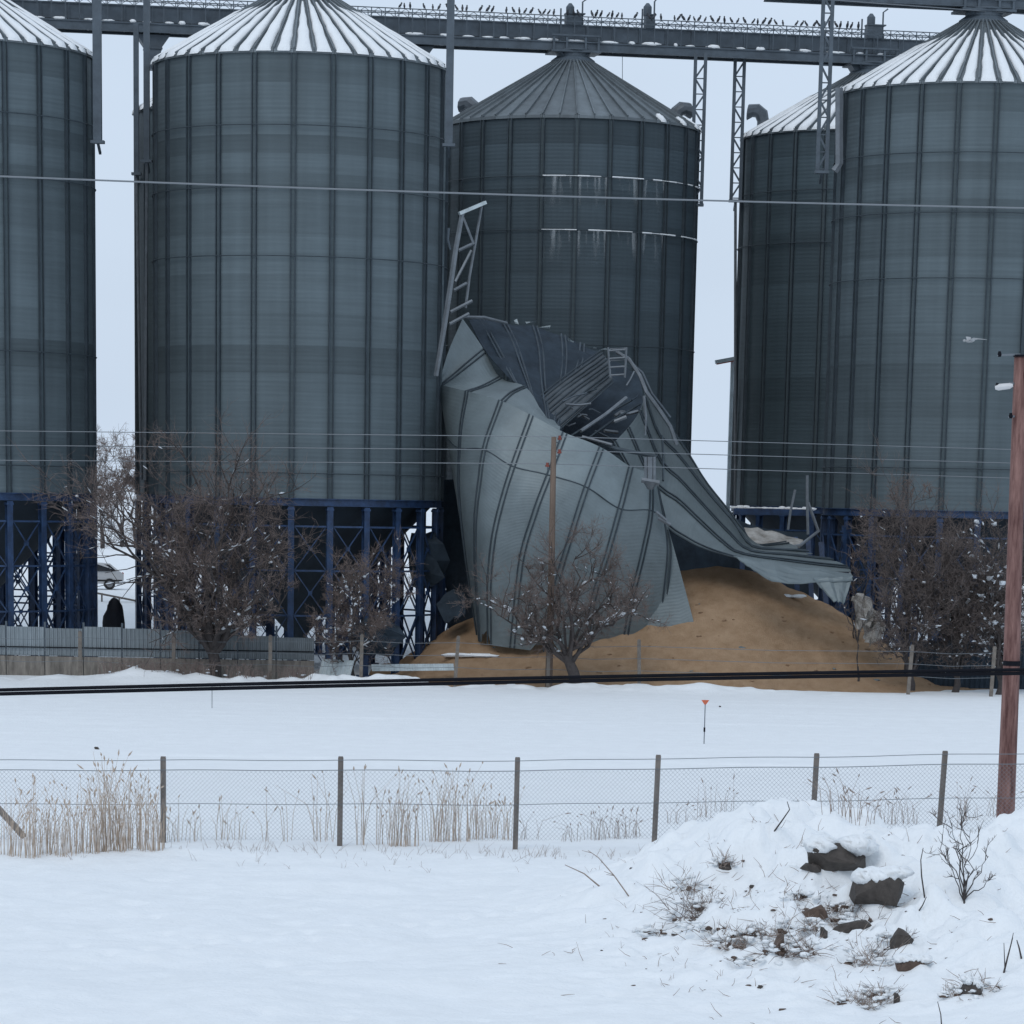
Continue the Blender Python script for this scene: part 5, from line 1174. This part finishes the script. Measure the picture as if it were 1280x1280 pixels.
# ------------------------------------------------------------------ behind the silos: car, covered bulk, barrier
car = empty('parked_car', (0, 0, 0)); cx = W(128, 745, 232); car.location = (cx.x-1.0, 232, gz(cx.x, 232)); tag(car, 'white car parked behind the silos in the left gap', 'car')
prof = [(-2.1, .35), (-2.15, .75), (-1.95, 1.0), (-1.2, 1.08), (-.55, 1.52), (.3, 1.62), (1.35, 1.55), (1.95, 1.08), (2.15, .95), (2.15, .6), (2.05, .35)]
b = MB(); n = len(prof); hw = .88
ysc = lambda z: hw*(1 if z < 1.1 else .80)
for s in (-1, 1):
    for x, z in prof: b.v.append((x, s*ysc(z), z))
for i in range(n): j = (i+1) % n; b.f.append((i, j, n+j, n+i))
b.f += [tuple(range(n))[::-1], tuple(range(n, 2*n))]
b.build('body', M['carw'], car)
for s in (-1, 1):
    y = s*.86
    MB().box((0, s*.885, .55), (4.1, .02, .10)).build('side_trim', M['rubber'], car)
    MB().add([(-1.0, y+s*.012, 1.1), (.35, y+s*.012, 1.1), (.3, s*.735, 1.5), (-.45, s*.735, 1.5)], [(0, 1, 2, 3)]).build('side_window', M['glass'], car)
    MB().add([(.45, y+s*.012, 1.1), (1.72, y+s*.012, 1.12), (1.28, s*.735, 1.5), (.4, s*.735, 1.5)], [(0, 1, 2, 3)]).build('side_window', M['glass'], car)
    for x in (-1.3, 1.3):
        w = MB(); w.tube([(x, s*.72, .34), (x, s*.92, .34)], .34, 16); wo_ = w.build('wheel', M['rubber'], car); MB().tube([(x, s*.9, .34), (x, s*.935, .34)], .2, 12).build('rim', M['chrome'], wo_)
MB().box((2.13, .55, .92), (.06, .3, .2)).build('tail_light', M['lampr'], car); MB().box((2.13, -.55, .92), (.06, .3, .2)).build('tail_light', M['lampr'], car)
MB().box((-2.13, .55, .8), (.06, .3, .16)).build('headlight', M['glass'], car); MB().box((-2.13, -.55, .8), (.06, .3, .16)).build('headlight', M['glass'], car)
car.rotation_euler = (0, 0, .15); car.scale = (1.12, 1.12, 1.12)
rl = empty('ramp_rail', W(118, 738, 222)); tag(rl, 'low brown rail sloping down below the white car', 'rail')
MB().bar((-.8, 0, 0), W(180, 753, 222)-rl.location, .14, .12).build('beam', M['wood'], rl)
for t in (.15, .5, .85): q = (W(180, 753, 222)-rl.location)*t; MB().bar(q+Vector((0, 0, -.05)), (q.x, q.y, gz(q.x+rl.location.x, 222)-rl.location.z-.1), .1).build('post', M['wood'], rl)
b = MB(); rg = random.Random(9); c0 = W(143, 770, 196)
pr = [(.74, -1.2), (.72, 0), (.66, .35), (.58, .7), (.48, .95), (.34, 1.18), (.18, 1.34), (0, 1.4)]
for r, z in pr:
    for k in range(14): a = 2*math.pi*k/14; q = .86+rg.uniform(-.13, .13); b.v.append((r*q*math.cos(a), r*q*.8*math.sin(a), z+rg.uniform(-.03, .03)))
for i in range(len(pr)-1):
    for k in range(14): a, d = i*14+k, i*14+(k+1) % 14; b.f.append((a, d, d+14, a+14))
o = b.build('covered_bulk', M['tarp'], None, True); o.location = c0+Vector((0, 0, -.35)); tag(o, 'dark upright covered bulk behind the fence, below the white car', 'tarp')
MB().tube([(0, 0, -c0.z), (0, 0, -1.0)], .5, 10).build('base', M['tarp'], o).location = (0, 0, .35)
fb = empty('far_barrier', W(118, 706, 300)); tag(fb, 'far red and white railing behind the white car in the left gap', 'railing')
for k in range(12):
    MB().box((-4+k*1.0, 0, 0), (.62, .05, 1.1)).build('panel', M['whitep' if k % 2 else 'redw'], fb)
MB().bar((-5, .05, .6), (8, .05, .6), .12).build('rail', M['redw'], fb); MB().bar((-5, .05, -.9), (8, .05, -.9), .2).build('rail', M['whitep'], fb)
for k in range(5): MB().box((-4+k*2.6, .1, -1), (.14, .14, 3)).build('post', M['wood'], fb)

# grass stubble poking through the snow
rg = random.Random(91); b = MB()
for k in range(420):
    x = rg.uniform(-12.5, 12.5); y = rg.choice((rg.uniform(84, 87.6), rg.uniform(81, 87.6), rg.uniform(84, 87))); x = x if rg.random() < .8 else rg.uniform(1.5, 9); y = y if x < 1.5 else rg.choice((y, rg.uniform(62, 80))); z = gz(x, y) if k % 3 == 0 or True else 0
    for j in range(rg.choice((1, 1, 2, 3))):
        h = rg.uniform(.04, .22)*(1.6 if y > 82 else 1); d = Vector((rg.gauss(0, .5), rg.gauss(0, .5), 1)); p = Vector((x+rg.uniform(-.06, .06), y, z-.02)); b.tube([p, p+d*h*.6, p+d*h+Vector((0, 0, -.03))], [.004, .0035, .002], 3, False)
tag(b.build('grass_stubble', M['drygrass']), 'sparse dry grass stubble poking through the foreground snow', 'grass', kind='stuff')

# crumbs of soil and broken stems strewn over the mound
rg = random.Random(93); b = MB(); c = MB()
for k in range(520):
    x = rg.gauss(5.6, 2.0); y = rg.gauss(67.5, 3.4)
    if not (54.5 < y < 78): continue
    p = Vector((x, y, gz(x, y)))
    if k % 5 == 0: w = rg.uniform(.01, .032)*(1.8 if rg.random() < .1 else 1); b.blob(p, (w*rg.uniform(1, 1.8), w, w*.5), rg, .45, None, 6, 4)
    else:
        d = Vector((rg.gauss(0, 1), rg.gauss(0, 1), abs(rg.gauss(0, .6)))).normalized(); L = rg.uniform(.08, .38); q = p+d*L*.5+rnd_unit(rg)*.03; c.tube([p-Vector((0, 0, .01)), q, p+d*L+Vector((0, 0, .02))], [.007, .006, .003], 3, False)
tag(b.build('soil_crumbs', M['soil']), 'crumbs of dark soil strewn over the snowy mound', 'soil', kind='stuff'); tag(c.build('broken_stems', M['drygrass']), 'broken dry stems strewn over the snowy mound', 'stems', kind='stuff')

# pale bird flying past the rightmost silo
fbp = W(1212, 426, 120); fb2 = empty('flying_bird', fbp); tag(fb2, 'pale bird flying past the rightmost silo wall, wings spread', 'bird'); rg = random.Random(4)
b = MB(); b.blob((0, 0, 0), (.20, .07, .06), rg, .05, Matrix.Rotation(-.15, 3, 'Y'), 8, 6); b.blob((-.2, 0, -.02), (.06, .045, .045), rg, .04, None, 7, 5); b.build('body', M['gullwhite'], fb2, True)
for sg in (-1, 1):
    vs = [(-.08, sg*.04, .02), (.10, sg*.04, .02), (.16, sg*.28, .10), (-.02, sg*.30, .12), (.34, sg*.62, .13), (.22, sg*.66, .13)]
    MB().add(vs+[(x, y, z-.012) for x, y, z in vs], [(0, 1, 2, 3), (3, 2, 4, 5), (6, 9, 8, 7), (9, 11, 10, 8), (0, 6, 7, 1), (1, 7, 8, 2), (2, 8, 10, 4), (4, 10, 11, 5), (5, 11, 9, 3), (3, 9, 6, 0)]).build('wing', M['gullwhite'], fb2)
fb2.rotation_euler = (.1, .1, .35)

# clumps of grain and small metal scraps strewn on the heap
rg = random.Random(97); b = MB(); c = MB()
for k in range(70):
    x = rg.uniform(gxs[0]+1, gxs[-1]-1); y = rg.uniform(163.2, 171.5); z = grain_z(x, y)
    if z < .03: continue
    w = rg.uniform(.03, .11); (b if k % 6 else c).blob((x, y, z), (w*rg.uniform(1, 2), w, w*.6), rg, .45, None, 6, 4)
tag(b.build('grain_clumps', M['grain2']), 'small clumps strewn over the grain heap', 'grain', kind='stuff'); tag(c.build('metal_scraps', M['crush']), 'small grey metal scraps strewn over the grain heap', 'scrap', kind='stuff')
